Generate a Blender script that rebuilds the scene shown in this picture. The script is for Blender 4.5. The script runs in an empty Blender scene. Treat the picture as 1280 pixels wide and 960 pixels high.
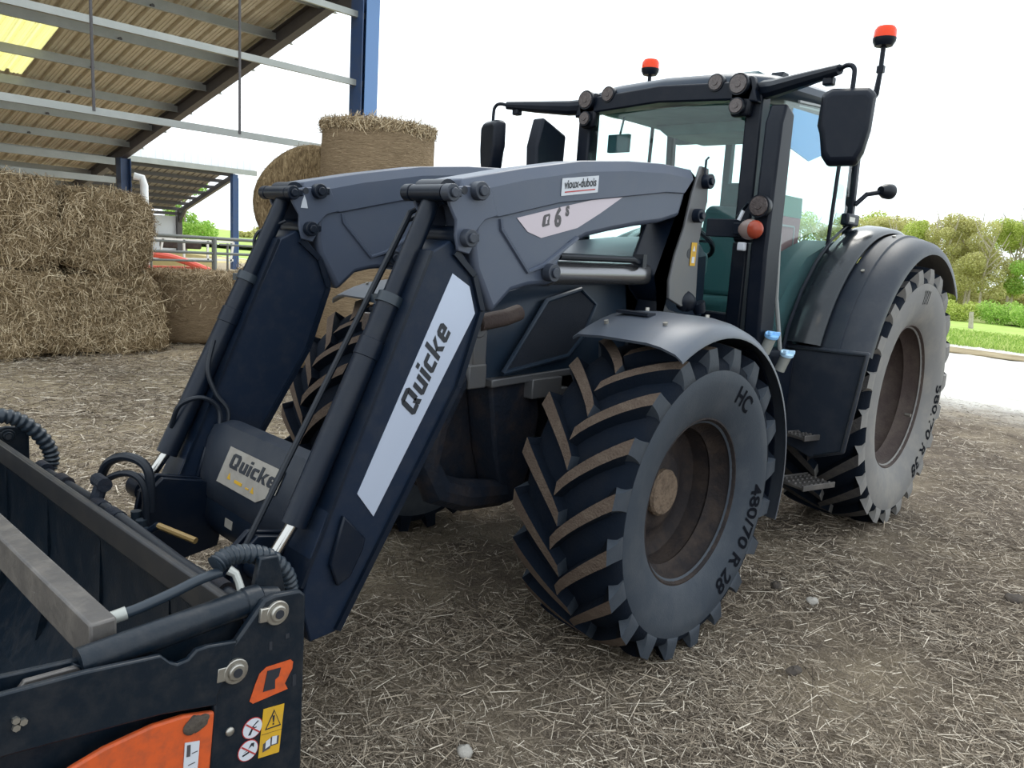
import bpy, bmesh, math, random
import numpy as np
from mathutils import Vector, Matrix
random.seed(7); rng = np.random.default_rng(7)
PI = math.pi
S = bpy.context.scene
COL = S.collection

# ------------------------------------------------------------------ camera
R_ = Vector((-0.69132952, 0.71966301, 0.06441008)); U_ = Vector((-0.08526683, -0.16978003, 0.98178628))
F_ = Vector((-0.71749081, -0.67324579, -0.17873733)); CAM = Vector((5.470522, 2.623062, 1.694229))
cd = bpy.data.cameras.new('camera'); cam = bpy.data.objects.new('camera', cd); COL.objects.link(cam)
cam.matrix_world = Matrix(((R_.x, U_.x, -F_.x, CAM.x), (R_.y, U_.y, -F_.y, CAM.y), (R_.z, U_.z, -F_.z, CAM.z), (0, 0, 0, 1)))
cd.sensor_fit = 'HORIZONTAL'; cd.sensor_width = 36.0; cd.lens = 946.9 / 1280 * 36
cd.clip_start = .05; cd.clip_end = 600
S.camera = cam
# ------------------------------------------------------------------ sky, sun, exposure
W = bpy.data.worlds.new('sky'); S.world = W; W.use_nodes = True
bg = W.node_tree.nodes['Background']; bg.inputs[0].default_value = (0.86, 0.94, 1.0, 1); bg.inputs[1].default_value = 1.25
sd = bpy.data.lights.new('sun', 'SUN'); sun = bpy.data.objects.new('sun', sd); COL.objects.link(sun)
sd.energy = 0.8; sd.angle = math.radians(25); sd.color = (1, .95, .86)
sun.rotation_euler = Vector((0.80, 0.30, -0.95)).to_track_quat('-Z', 'Y').to_euler()
S.view_settings.view_transform = 'Standard'; S.view_settings.look = 'None'; S.view_settings.gamma = 1
S.view_settings.use_curve_mapping = False
S.view_settings.exposure = 0.75

# ------------------------------------------------------------------ materials
MATS = {}
def nodes(name):
    m = bpy.data.materials.new(name); m.use_nodes = True
    t = m.node_tree; return m, t, t.nodes['Principled BSDF']
def mat(name, col, rough=.5, metal=0., dirt=None, dscale=6., damt=.35, bump=0., bscale=60., spec=None, coat=0., fine=True):
    m, t, b = nodes(name); N = t.nodes; L = t.links
    b.inputs['Roughness'].default_value = rough; b.inputs['Metallic'].default_value = metal
    if spec is not None: b.inputs['Specular IOR Level'].default_value = spec
    if coat: b.inputs['Coat Weight'].default_value = coat; b.inputs['Coat Roughness'].default_value = .15
    tc = N.new('ShaderNodeTexCoord')
    if dirt:
        n = N.new('ShaderNodeTexNoise'); n.inputs['Scale'].default_value = dscale; n.inputs['Detail'].default_value = 8; n.inputs['Roughness'].default_value = .68
        L.new(tc.outputs['Object'], n.inputs['Vector'])
        r = N.new('ShaderNodeValToRGB'); r.color_ramp.elements[0].position = .45; r.color_ramp.elements[1].position = .72
        r.color_ramp.elements[0].color = (0, 0, 0, 1); r.color_ramp.elements[1].color = (damt,) * 3 + (1,)
        L.new(n.outputs['Fac'], r.inputs['Fac'])
        mx = N.new('ShaderNodeMix'); mx.data_type = 'RGBA'
        mx.inputs[6].default_value = (*col, 1); mx.inputs[7].default_value = (*dirt, 1)
        L.new(r.outputs['Color'], mx.inputs[0]); L.new(mx.outputs[2], b.inputs['Base Color'])
    else: b.inputs['Base Color'].default_value = (*col, 1)
    if bump:
        n2 = N.new('ShaderNodeTexNoise'); n2.inputs['Scale'].default_value = bscale; n2.inputs['Detail'].default_value = 5
        L.new(tc.outputs['Object'], n2.inputs['Vector'])
        bp = N.new('ShaderNodeBump'); bp.inputs['Strength'].default_value = bump; bp.inputs['Distance'].default_value = .02
        L.new(n2.outputs['Fac'], bp.inputs['Height']); L.new(bp.outputs['Normal'], b.inputs['Normal'])
    MATS[name] = m; return m
def island_mat(name, stops, rough=.8, transl=0.):
    m, t, b = nodes(name); N = t.nodes; L = t.links
    g = N.new('ShaderNodeNewGeometry'); r = N.new('ShaderNodeValToRGB')
    cr = r.color_ramp
    while len(cr.elements) < len(stops): cr.elements.new(.5)
    for e, (p, c) in zip(cr.elements, stops): e.position = p; e.color = (*c, 1)
    L.new(g.outputs['Random Per Island'], r.inputs['Fac']); L.new(r.outputs['Color'], b.inputs['Base Color'])
    b.inputs['Roughness'].default_value = rough; b.inputs['Specular IOR Level'].default_value = .25
    if transl:
        tr = N.new('ShaderNodeBsdfTranslucent'); L.new(r.outputs['Color'], tr.inputs['Color'])
        mx = N.new('ShaderNodeMixShader'); mx.inputs[0].default_value = transl
        L.new(b.outputs[0], mx.inputs[1]); L.new(tr.outputs[0], mx.inputs[2]); L.new(mx.outputs[0], N['Material Output'].inputs[0])
    MATS[name] = m; return m
def glass_mat(name, tint, rough=.02):
    m = bpy.data.materials.new(name); m.use_nodes = True; t = m.node_tree; N = t.nodes; L = t.links; N.clear()
    o = N.new('ShaderNodeOutputMaterial'); tr = N.new('ShaderNodeBsdfTransparent'); tr.inputs[0].default_value = (*tint, 1)
    gs = N.new('ShaderNodeBsdfGlossy'); gs.inputs['Roughness'].default_value = rough
    lw = N.new('ShaderNodeLayerWeight'); lw.inputs[0].default_value = .5
    p = N.new('ShaderNodeMath'); p.operation = 'POWER'; p.inputs[1].default_value = 4.5; L.new(lw.outputs['Facing'], p.inputs[0])
    q = N.new('ShaderNodeMath'); q.operation = 'MULTIPLY_ADD'; q.inputs[1].default_value = .6; q.inputs[2].default_value = .03; L.new(p.outputs[0], q.inputs[0])
    mx = N.new('ShaderNodeMixShader'); L.new(q.outputs[0], mx.inputs[0]); L.new(tr.outputs[0], mx.inputs[1]); L.new(gs.outputs[0], mx.inputs[2]); L.new(mx.outputs[0], o.inputs[0])
    MATS[name] = m; return m
DUST = (.20, .16, .125)
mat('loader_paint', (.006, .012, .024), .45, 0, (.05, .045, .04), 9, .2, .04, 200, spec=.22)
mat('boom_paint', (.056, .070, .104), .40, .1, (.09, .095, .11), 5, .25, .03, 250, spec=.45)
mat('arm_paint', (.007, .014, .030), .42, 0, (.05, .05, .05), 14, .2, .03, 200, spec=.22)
mat('bracket_paint', (.080, .082, .088), .40, .2, (.11, .095, .08), 8, .4)
mat('cylinder_paint', (.003, .007, .016), .36, 0, (.03, .03, .03), 10, .25, spec=.25)
mat('hood_paint', (.012, .022, .038), .35, .1, (.05, .05, .05), 5, .25, spec=.25)
mat('hood_grille', (.010, .013, .020), .6, 0, (.04, .04, .04), 5, .2, .25, 400, spec=.15)
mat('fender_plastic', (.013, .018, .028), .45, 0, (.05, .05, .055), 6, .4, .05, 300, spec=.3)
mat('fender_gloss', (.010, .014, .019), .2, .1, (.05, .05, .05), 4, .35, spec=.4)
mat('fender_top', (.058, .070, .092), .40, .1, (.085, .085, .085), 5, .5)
mat('black_plastic', (.003, .006, .013), .42, 0, (.02, .02, .024), 10, .3, spec=.2)
mat('cast_iron', (.007, .010, .017), .65, 0, (.035, .026, .022), 7, .7, .3, 40, spec=.15)
mat('rubber', (.024, .032, .044), .6, 0, (.06, .065, .072), 5, .6, .08, 160, spec=.3)
mat('rubber_dusty', (.165, .16, .155), .75, 0, (.25, .23, .20), 4, .8, .08, 160, spec=.2)
mat('tread_rubber', (.003, .006, .012), .8, 0, (.010, .011, .014), 8, .5, .15, 90, spec=.1)
mat('lug_mud', (.075, .055, .043), .9, 0, (.11, .085, .065), 20, .8, .5, 120, spec=.1)
mat('lug_dust', (.05, .047, .047), .85, 0, (.09, .08, .07), 16, .7, .4, 120, spec=.1)
mat('rim_mud', (.018, .015, .016), .7, 0, (.05, .036, .028), 7, .9, .25, 70, spec=.15)
mat('rim_dusty', (.050, .036, .033), .7, 0, (.09, .07, .058), 6, .8, .2, 70, spec=.2)
mat('cylinder_steel', (.20, .20, .21), .24, .8)
mat('pin_paint', (.030, .036, .050), .4, spec=.3)
mat('lip_steel', (.030, .031, .034), .42, .2, (.07, .062, .055), 10, .5, spec=.3)
mat('hub_mud', (.15, .11, .08), .9, 0, (.06, .045, .035), 25, .9, .6, 60, spec=.1)
mat('marking', (.004, .005, .008), .8, spec=.05)
mat('silver_sticker', (.42, .47, .58), .42, .3)
mat('pink_sticker', (.42, .365, .40), .35, .3)
mat('sticker_white', (.48, .50, .54), .5)
mat('sticker_cream', (.27, .25, .22), .5, 0, (.16, .13, .10), 14, .5)
mat('ink', (.012, .015, .022), .5)
mat('ink_grey', (.055, .05, .055), .5)
mat('ink_red', (.35, .03, .03), .5)
mat('orange', (.50, .082, .020), .45, 0, (.08, .045, .035), 30, .5, spec=.3)
mat('yellow_sticker', (.50, .29, .02), .5, 0, (.25, .17, .07), 30, .3, spec=.3)
mat('chrome', (.42, .41, .39), .2, 1.)
mat('zinc', (.36, .345, .31), .34, .8, (.17, .145, .12), 20, .5)
mat('bucket_steel', (.004, .009, .016), .36, .1, (.032, .032, .034), 14, .55, .06, 90, spec=.3)
mat('worn_steel', (.075, .070, .068), .45, .3, (.16, .145, .13), 12, .7, .08, 60)
mat('hose_rubber', (.007, .010, .016), .42, spec=.3)
mat('hose_guard', (.014, .022, .032), .38, spec=.4)
mat('lamp_housing', (.005, .007, .012), .4, spec=.25)
mat('lamp_lens', (.055, .042, .040), .12, .1, (.13, .10, .095), 60, .6, .2, 200, coat=.3)
mat('indicator_lens', (.30, .05, .025), .25, spec=.3)
mat('indicator_clear', (.20, .15, .135), .25, spec=.4)
mat('beacon_amber', (.75, .045, .003), .25, spec=.3)
mat('blue_cap', (.22, .47, .80), .4)
mat('pale_cap', (.42, .62, .80), .35)
mat('seal', (.25, .26, .26), .5)
mat('seat_fabric', (.03, .09, .10), .85)
mat('cab_lining', (.13, .27, .26), .8, 0, (.06, .15, .15), 6, .7)
mat('cab_trim', (.030, .075, .085), .7)
mat('reflection_red', (.26, .095, .10), .8); mat('reflection_green', (.05, .24, .17), .8); mat('lever_tan', (.26, .17, .06), .6)  # the red and green paint a reflection in the door glass
mat('blue_screen_fabric', (.10, .33, .68), .6)
mat('blue_steel', (.020, .055, .15), .4, 0, (.05, .07, .11), 5, .5)
mat('blue_steel_skylit', (.10, .20, .40), .4)  # post blue with the sky light painted in
mat('rafter_paint', (.060, .054, .056), .5, 0, (.10, .09, .085), 4, .5)
mat('galvanised', (.30, .31, .29), .45, .4, (.38, .38, .36), 3, .7)
mat('roof_sheet', (.62, .56, .45), .6, 0, (.72, .67, .56), 3, .8)
mat('old_sheet', (.36, .33, .30), .7, 0, (.46, .42, .37), 3, .8)
mat('pale_cladding', (.60, .62, .64), .6)
mat('white_sheet', (.82, .84, .86), .5)
mat('gate_steel', (.17, .18, .17), .45, .5)
mat('machine_red', (.70, .10, .06), .5); mat('machine_white', (.72, .70, .66), .5); mat('machine_yellow', (.75, .40, .05), .5)
mat('stone', (.30, .28, .25), .85, 0, (.2, .18, .15), 12, .8, .4, 30)
mat('dark_clod', (.045, .036, .030), .95, 0, (.09, .07, .05), 20, .8, .6, 40)
mat('wood_post', (.42, .38, .33), .9, 0, (.25, .2, .16), 12, .8)
mat('bark', (.27, .22, .16), .9, 0, (.13, .10, .07), 9, .8)
mat('pale_bark', (.46, .40, .31), .9, 0, (.2, .16, .11), 9, .8)
STRAW = [(0, (.09, .06, .032)), (.35, (.25, .18, .10)), (.7, (.43, .325, .195)), (1, (.72, .60, .41))]
island_mat('straw', STRAW)
island_mat('litter', [(0, (.07, .055, .042)), (.4, (.17, .135, .10)), (.78, (.34, .28, .21)), (1, (.62, .55, .45))])
island_mat('leaf_spring', [(0, (.28, .36, .06)), (.5, (.47, .55, .13)), (1, (.70, .72, .28))], .6, .5)
island_mat('leaf_tan', [(0, (.36, .34, .13)), (.5, (.53, .51, .20)), (1, (.72, .69, .36))], .6, .5)
island_mat('leaf_fresh', [(0, (.20, .36, .06)), (.5, (.36, .56, .11)), (1, (.58, .74, .24))], .6, .5)
island_mat('grass_blade', [(0, (.20, .32, .06)), (.6, (.36, .50, .11)), (1, (.58, .64, .24))], .7, .4)
glass_mat('glass_green', (.885, .97, .955)); glass_mat('glass_door', (.90, .975, .965))
def translucent(name, col, f=.75):
    m, t, b = nodes(name); N = t.nodes; L = t.links; b.inputs['Base Color'].default_value = (*col, 1); b.inputs['Roughness'].default_value = .4
    tr = N.new('ShaderNodeBsdfTranslucent'); tr.inputs[0].default_value = (*col, 1); mx = N.new('ShaderNodeMixShader'); mx.inputs[0].default_value = f
    L.new(b.outputs[0], mx.inputs[1]); L.new(tr.outputs[0], mx.inputs[2]); L.new(mx.outputs[0], N['Material Output'].inputs[0]); MATS[name] = m
translucent('skylight', (.80, .74, .30), .7)
def straw_core(name, a, b_, c, sx):
    m, t, b = nodes(name); N = t.nodes; L = t.links; tc = N.new('ShaderNodeTexCoord')
    mp = N.new('ShaderNodeMapping'); mp.inputs['Scale'].default_value = sx; L.new(tc.outputs['Object'], mp.inputs[0])
    n = N.new('ShaderNodeTexNoise'); n.inputs['Scale'].default_value = 1; n.inputs['Detail'].default_value = 9; n.inputs['Roughness'].default_value = .7; n.inputs['Distortion'].default_value = 1.5
    L.new(mp.outputs[0], n.inputs['Vector'])
    r = N.new('ShaderNodeValToRGB'); cr = r.color_ramp; cr.elements.new(.5)
    for e, (p, cc) in zip(cr.elements, [(.33, a), (.5, b_), (.68, c)]): e.position = p; e.color = (*cc, 1)
    L.new(n.outputs['Fac'], r.inputs[0]); L.new(r.outputs[0], b.inputs['Base Color']); b.inputs['Roughness'].default_value = .9; b.inputs['Specular IOR Level'].default_value = .1
    bp = N.new('ShaderNodeBump'); bp.inputs['Strength'].default_value = .9; bp.inputs['Distance'].default_value = .04
    L.new(n.outputs['Fac'], bp.inputs['Height']); L.new(bp.outputs[0], b.inputs['Normal']); MATS[name] = m
straw_core('bale_core', (.055, .035, .018), (.20, .14, .075), (.40, .30, .17), (26, 26, 9))
straw_core('net_wrap', (.16, .11, .065), (.27, .195, .12), (.36, .27, .17), (8, 8, 70))
def ground_mat():
    m, t, b = nodes('straw_ground'); N = t.nodes; L = t.links; tc = N.new('ShaderNodeTexCoord')
    def noise(s, d=8, dist=0.):
        n = N.new('ShaderNodeTexNoise'); n.inputs['Scale'].default_value = s; n.inputs['Detail'].default_value = d; n.inputs['Roughness'].default_value = .65; n.inputs['Distortion'].default_value = dist
        L.new(tc.outputs['Object'], n.inputs['Vector']); return n
    def ramp(src, stops):
        r = N.new('ShaderNodeValToRGB'); cr = r.color_ramp
        while len(cr.elements) < len(stops): cr.elements.new(.5)
        for e, (p, c) in zip(cr.elements, stops): e.position = p; e.color = (*c, 1)
        L.new(src, r.inputs[0]); return r
    def mix(f, a, c):
        mx = N.new('ShaderNodeMix'); mx.data_type = 'RGBA'; L.new(f, mx.inputs[0]); L.new(a, mx.inputs[6]); L.new(c, mx.inputs[7]); return mx.outputs[2]
    fine = noise(55, 8, 2.5); big = noise(.9, 5)
    soil = ramp(fine.outputs['Fac'], [(.3, (.055, .043, .034)), (.5, (.14, .11, .085)), (.7, (.26, .215, .165))])
    strw = ramp(fine.outputs['Fac'], [(.3, (.24, .19, .125)), (.5, (.44, .36, .245)), (.7, (.62, .53, .39))])
    # straw lies thick under the barn towards the bales, thin in the yard
    sx = N.new('ShaderNodeSeparateXYZ'); L.new(tc.outputs['Object'], sx.inputs[0])
    my = N.new('ShaderNodeMapRange'); my.inputs[1].default_value = .5; my.inputs[2].default_value = -4.5; L.new(sx.outputs['Y'], my.inputs[0])
    bm_ = N.new('ShaderNodeMapRange'); bm_.inputs[1].default_value = .35; bm_.inputs[2].default_value = .65; bm_.inputs[3].default_value = -.25; bm_.inputs[4].default_value = .45; L.new(big.outputs['Fac'], bm_.inputs[0])
    ad = N.new('ShaderNodeMath'); ad.operation = 'ADD'; ad.use_clamp = True; L.new(my.outputs[0], ad.inputs[0]); L.new(bm_.outputs[0], ad.inputs[1])
    c1 = mix(ad.outputs[0], soil.outputs[0], strw.outputs[0])
    # pale gravel of the yard beyond the barn
    grav = ramp(noise(25).outputs['Fac'], [(.3, (.60, .57, .51)), (.7, (.80, .78, .73))])
    mxx = N.new('ShaderNodeMapRange'); mxx.inputs[1].default_value = -4.2; mxx.inputs[2].default_value = -6.8; L.new(sx.outputs['X'], mxx.inputs[0])
    bm2 = N.new('ShaderNodeMapRange'); bm2.inputs[1].default_value = .3; bm2.inputs[2].default_value = .7; bm2.inputs[3].default_value = -.35; bm2.inputs[4].default_value = .35; L.new(noise(1.3).outputs['Fac'], bm2.inputs[0])
    ms = N.new('ShaderNodeMapRange'); ms.inputs[1].default_value = -7.5; ms.inputs[2].default_value = -6; L.new(sx.outputs['Y'], ms.inputs[0])
    a2 = N.new('ShaderNodeMath'); a2.operation = 'ADD'; a2.use_clamp = True; L.new(mxx.outputs[0], a2.inputs[0]); L.new(bm2.outputs[0], a2.inputs[1])
    m2 = N.new('ShaderNodeMath'); m2.operation = 'MULTIPLY'; L.new(a2.outputs[0], m2.inputs[0]); L.new(mxx.outputs[0], m2.inputs[1])
    m3 = N.new('ShaderNodeMath'); m3.operation = 'MULTIPLY'; L.new(m2.outputs[0], m3.inputs[0]); L.new(ms.outputs[0], m3.inputs[1])
    c2 = mix(m3.outputs[0], c1, grav.outputs[0])
    L.new(c2, b.inputs['Base Color']); b.inputs['Roughness'].default_value = .95; b.inputs['Specular IOR Level'].default_value = .1
    bp = N.new('ShaderNodeBump'); bp.inputs['Strength'].default_value = .8; bp.inputs['Distance'].default_value = .02
    L.new(fine.outputs['Fac'], bp.inputs['Height']); L.new(bp.outputs[0], b.inputs['Normal']); MATS['straw_ground'] = m
ground_mat()
def field_mat(name, a, c, s):
    m, t, b = nodes(name); N = t.nodes; L = t.links; tc = N.new('ShaderNodeTexCoord')
    n = N.new('ShaderNodeTexNoise'); n.inputs['Scale'].default_value = s; n.inputs['Detail'].default_value = 9; n.inputs['Roughness'].default_value = .7
    L.new(tc.outputs['Object'], n.inputs['Vector']); r = N.new('ShaderNodeValToRGB')
    r.color_ramp.elements[0].position = .35; r.color_ramp.elements[0].color = (*a, 1); r.color_ramp.elements[1].position = .65; r.color_ramp.elements[1].color = (*c, 1)
    L.new(n.outputs['Fac'], r.inputs[0]); L.new(r.outputs[0], b.inputs['Base Color']); b.inputs['Roughness'].default_value = .95; b.inputs['Specular IOR Level'].default_value = .1; MATS[name] = m
field_mat('meadow', (.27, .38, .085), (.42, .52, .15), 1.2)
field_mat('dry_grass', (.42, .34, .16), (.55, .47, .24), .8)
field_mat('puddle_mud', (.22, .17, .10), (.36, .30, .19), 1.5)
field_mat('hedge_bank', (.20, .26, .07), (.40, .40, .17), 1.5)

# ------------------------------------------------------------------ mesh builder
ORG = {}
class MB:
    def __init__(s): s.v = []; s.f = []; s.m = []; s.mi = 0
    def add(s, vs, fs):
        o = len(s.v); s.v += [tuple(v) for v in vs]; s.f += [tuple(i + o for i in f) for f in fs]; s.m += [s.mi] * len(fs)
    def box(s, c, d, rot=None):
        c = Vector(c); h = [x / 2 for x in d]
        vs = [Vector((sx * h[0], sy * h[1], sz * h[2])) for sx in (-1, 1) for sy in (-1, 1) for sz in (-1, 1)]
        if rot is not None: vs = [rot @ v for v in vs]
        s.add([c + v for v in vs], [(0, 1, 3, 2), (4, 6, 7, 5), (0, 4, 5, 1), (2, 3, 7, 6), (0, 2, 6, 4), (1, 5, 7, 3)]); return s
    def bar(s, p0, p1, w, h, up=(0, 0, 1)):
        p0 = Vector(p0); p1 = Vector(p1); d = (p1 - p0); L = d.length; d.normalize(); up = Vector(up)
        sd_ = d.cross(up)
        if sd_.length < 1e-4: sd_ = d.cross(Vector((1, 0, 0)))
        sd_.normalize(); u = sd_.cross(d)
        return s.box((p0 + p1) / 2, (L, w, h), Matrix((d, sd_, u)).transposed())
    def crowned(s, poly, top, a, b, drop, run):
        """prism whose listed top points drop towards both faces"""
        n = len(poly); low = [(x, z - (drop if i in top else 0)) for i, (x, z) in enumerate(poly)]
        ls = [(a, low), (a + run, poly), (b - run, poly), (b, low)]
        vs = [(x, y, z) for y, p in ls for x, z in p]
        s.add(vs, [tuple(range(n)), tuple(reversed(range(3 * n, 4 * n)))] + [(k * n + i, (k + 1) * n + i, (k + 1) * n + (i + 1) % n, k * n + (i + 1) % n) for k in range(3) for i in range(n)]); return s
    def tube(s, pts, r, n=12, caps=True):
        pts = [Vector(p) for p in pts]; k = len(pts); rs = r if isinstance(r, (list, tuple)) else [r] * k
        rings = []; prev = None
        for i, p in enumerate(pts):
            a = pts[max(0, i - 1)]; b = pts[min(k - 1, i + 1)]; d = (b - a)
            d = d.normalized() if d.length > 1e-9 else Vector((0, 0, 1))
            if prev is None:
                x = d.orthogonal().normalized()
            else:
                x = prev - d * prev.dot(d); x = x.normalized() if x.length > 1e-6 else d.orthogonal().normalized()
            prev = x; y = d.cross(x)
            rings.append([p + (x * math.cos(2 * PI * j / n) + y * math.sin(2 * PI * j / n)) * rs[i] for j in range(n)])
        vs = [v for rg in rings for v in rg]; fs = []
        for i in range(k - 1):
            for j in range(n):
                a = i * n + j; b = i * n + (j + 1) % n; fs.append((a, b, b + n, a + n))
        if caps: fs.append(tuple(reversed(range(n)))); fs.append(tuple((k - 1) * n + j for j in range(n)))
        s.add(vs, fs); return s
    def cyl(s, p0, p1, r0, r1=None, n=20): return s.tube([p0, p1], [r0, r0 if r1 is None else r1], n)
    def prism(s, poly, a, b, ax='y'):
        n = len(poly)
        def P(q, w): return (q[0], w, q[1]) if ax == 'y' else ((w, q[0], q[1]) if ax == 'x' else (q[0], q[1], w))
        vs = [P(q, a) for q in poly] + [P(q, b) for q in poly]
        fs = [tuple(range(n)), tuple(reversed(range(n, 2 * n)))] + [(i, n + i, n + (i + 1) % n, (i + 1) % n) for i in range(n)]
        s.add(vs, fs); return s
    def lathe(s, prof, c, ax='y', n=48):
        c = Vector(c); k = len(prof); vs = []
        for a, r in prof:
            for j in range(n):
                t = 2 * PI * j / n; u = r * math.cos(t); w = r * math.sin(t)
                vs.append(c + (Vector((u, a, w)) if ax == 'y' else (Vector((a, u, w)) if ax == 'x' else Vector((u, w, a)))))
        fs = [(i * n + j, i * n + (j + 1) % n, (i + 1) * n + (j + 1) % n, (i + 1) * n + j) for i in range(k - 1) for j in range(n)]
        s.add(vs, fs); return s
    def ball(s, c, r, n=14, m=9, sc=(1, 1, 1)):
        c = Vector(c); vs = []; 
        for i in range(m + 1):
            p = PI * i / m
            for j in range(n):
                t = 2 * PI * j / n; vs.append(c + Vector((r * sc[0] * math.sin(p) * math.cos(t), r * sc[1] * math.sin(p) * math.sin(t), r * sc[2] * math.cos(p))))
        s.add(vs, [(i * n + j, i * n + (j + 1) % n, (i + 1) * n + (j + 1) % n, (i + 1) * n + j) for i in range(m) for j in range(n)]); return s
    def build(s, name, m, parent=None, bevel=0., sharp=35, flat=False, seg=2, org=None):
        o_ = Vector(org) if org is not None else (ORG[parent] if parent is not None else Vector((0, 0, 0)))
        base = ORG[parent] if parent is not None else Vector((0, 0, 0))
        me = bpy.data.meshes.new(name)
        me.from_pydata([tuple(Vector(v) - o_) for v in s.v], [], s.f)
        bm = bmesh.new(); bm.from_mesh(me); bmesh.ops.recalc_face_normals(bm, faces=bm.faces); bm.to_mesh(me); bm.free()
        for q in (m if isinstance(m, (list, tuple)) else [m]): me.materials.append(MATS[q])
        me.polygons.foreach_set('material_index', s.m)
        if not flat:
            me.polygons.foreach_set('use_smooth', [True] * len(me.polygons)); me.set_sharp_from_angle(angle=math.radians(sharp))
        o = bpy.data.objects.new(name, me); COL.objects.link(o)
        if parent is not None: o.parent = parent
        o.location = o_ - base; ORG[o] = o_
        if bevel:
            md = o.modifiers.new('edge', 'BEVEL'); md.width = bevel; md.segments = seg; md.limit_method = 'ANGLE'; md.angle_limit = math.radians(40)
        return o
def spl(pts, n=10):
    P_ = [Vector(p) for p in pts]; out = []
    for k in range(len(P_) - 1):
        a, b, c, d = P_[max(k - 1, 0)], P_[k], P_[k + 1], P_[min(k + 2, len(P_) - 1)]
        for i in range(n):
            f = i / n; out.append(.5 * ((2 * b) + (c - a) * f + (2 * a - 5 * b + 4 * c - d) * f * f + (3 * b - a - 3 * c + d) * f ** 3))
    return out + [P_[-1]]
def thing(name, label, cat, loc=(0, 0, 0), group=None, parent=None):
    o = bpy.data.objects.new(name, None); COL.objects.link(o); o.empty_display_size = .1
    base = Vector((0, 0, 0))
    if parent is not None: o.parent = parent; base = ORG[parent]
    o.location = Vector(loc) - base; ORG[o] = Vector(loc)
    if label: tag(o, label, cat, group)
    return o
def tag(o, label, cat=None, group=None, kind=None):
    if label: o['label'] = label
    if cat: o['category'] = cat
    if group: o['group'] = group
    if kind: o['kind'] = kind
    return o
def raw(name, v, f4, m, parent=None, kind=None, org=None, smooth=False):
    """numpy quads -> one mesh object"""
    me = bpy.data.meshes.new(name); nv = len(v); nf = len(f4)
    me.vertices.add(nv); me.vertices.foreach_set('co', np.asarray(v, np.float32).ravel())
    me.loops.add(nf * 4); me.loops.foreach_set('vertex_index', np.asarray(f4, np.int32).ravel())
    me.polygons.add(nf); me.polygons.foreach_set('loop_start', np.arange(nf, dtype=np.int32) * 4)
    if smooth: me.polygons.foreach_set('use_smooth', np.ones(nf, bool))
    me.update(calc_edges=True); me.validate()
    me.materials.append(MATS[m])
    o = bpy.data.objects.new(name, me); COL.objects.link(o)
    if parent is not None: o.parent = parent
    ORG[o] = ORG.get(parent, Vector((0, 0, 0)))
    if kind: o['kind'] = kind
    return o
def strands(name, pos, dirs, nrm, length, width, m, parent=None, kind='stuff', curl=.25):
    """flat ribbons of straw: two quads each, slightly bent"""
    n = len(pos); d = dirs / np.linalg.norm(dirs, axis=1, keepdims=True)
    side = np.cross(d, nrm); side /= np.linalg.norm(side, axis=1, keepdims=True) + 1e-9
    L = length[:, None] / 2; w = width[:, None] / 2; bend = nrm * (length * curl * rng.uniform(-.4, 1, n))[:, None]
    p0 = pos - d * L; p2 = pos + d * L; p1 = pos + bend
    v = np.stack([p0 - side * w, p0 + side * w, p1 - side * w, p1 + side * w, p2 - side * w, p2 + side * w], 1).reshape(-1, 3)
    o = (np.arange(n) * 6)[:, None]
    f = np.concatenate([o + np.array([0, 1, 3, 2]), o + np.array([2, 3, 5, 4])], 1).reshape(-1, 4)
    if parent is not None: v = v - np.array(ORG[parent])
    return raw(name, v, f, m, parent, kind)
def text2d(s, size=1., offset=0., shear=0., ext=.0):
    c = bpy.data.curves.new('t', 'FONT'); c.body = s; c.size = size; c.offset = offset; c.shear = shear; c.align_x = 'CENTER'; c.align_y = 'CENTER'; c.resolution_u = 3
    o = bpy.data.objects.new('t', c); COL.objects.link(o)
    dg = bpy.context.evaluated_depsgraph_get(); me = bpy.data.meshes.new_from_object(o.evaluated_get(dg))
    vs = [tuple(v.co) for v in me.vertices]; fs = [tuple(p.vertices) for p in me.polygons]
    bpy.data.objects.remove(o); bpy.data.curves.remove(c); bpy.data.meshes.remove(me); return vs, fs
def decal_text(name, s, size, o, u, w, m, parent, offset=0., shear=0., sx=1.):
    vs, fs = text2d(s, size, offset, shear); o = Vector(o); u = Vector(u).normalized(); w = Vector(w).normalized()
    mb = MB(); mb.add([o + u * (x * sx) + w * y for x, y, z in vs], fs); return mb.build(name, m, parent, flat=True)
def poly_decal(name, polys, o, u, w, m, parent, th=.002):
    """flat printed shapes with a hair of thickness; polygons in (u, w)"""
    o = Vector(o); u = Vector(u); w = Vector(w); n = u.cross(w).normalized(); mb = MB()
    for p in polys:
        k = len(p); a = [o + u * x + w * y for x, y in p]; b = [q + n * th for q in a]
        mb.add(a + b, [tuple(range(k, 2 * k))] + [(i, (i + 1) % k, k + (i + 1) % k, k + i) for i in range(k)])
    return mb.build(name, m, parent, flat=True)
def rect(x0, y0, x1, y1): return [(x0, y0), (x1, y0), (x1, y1), (x0, y1)]
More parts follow.
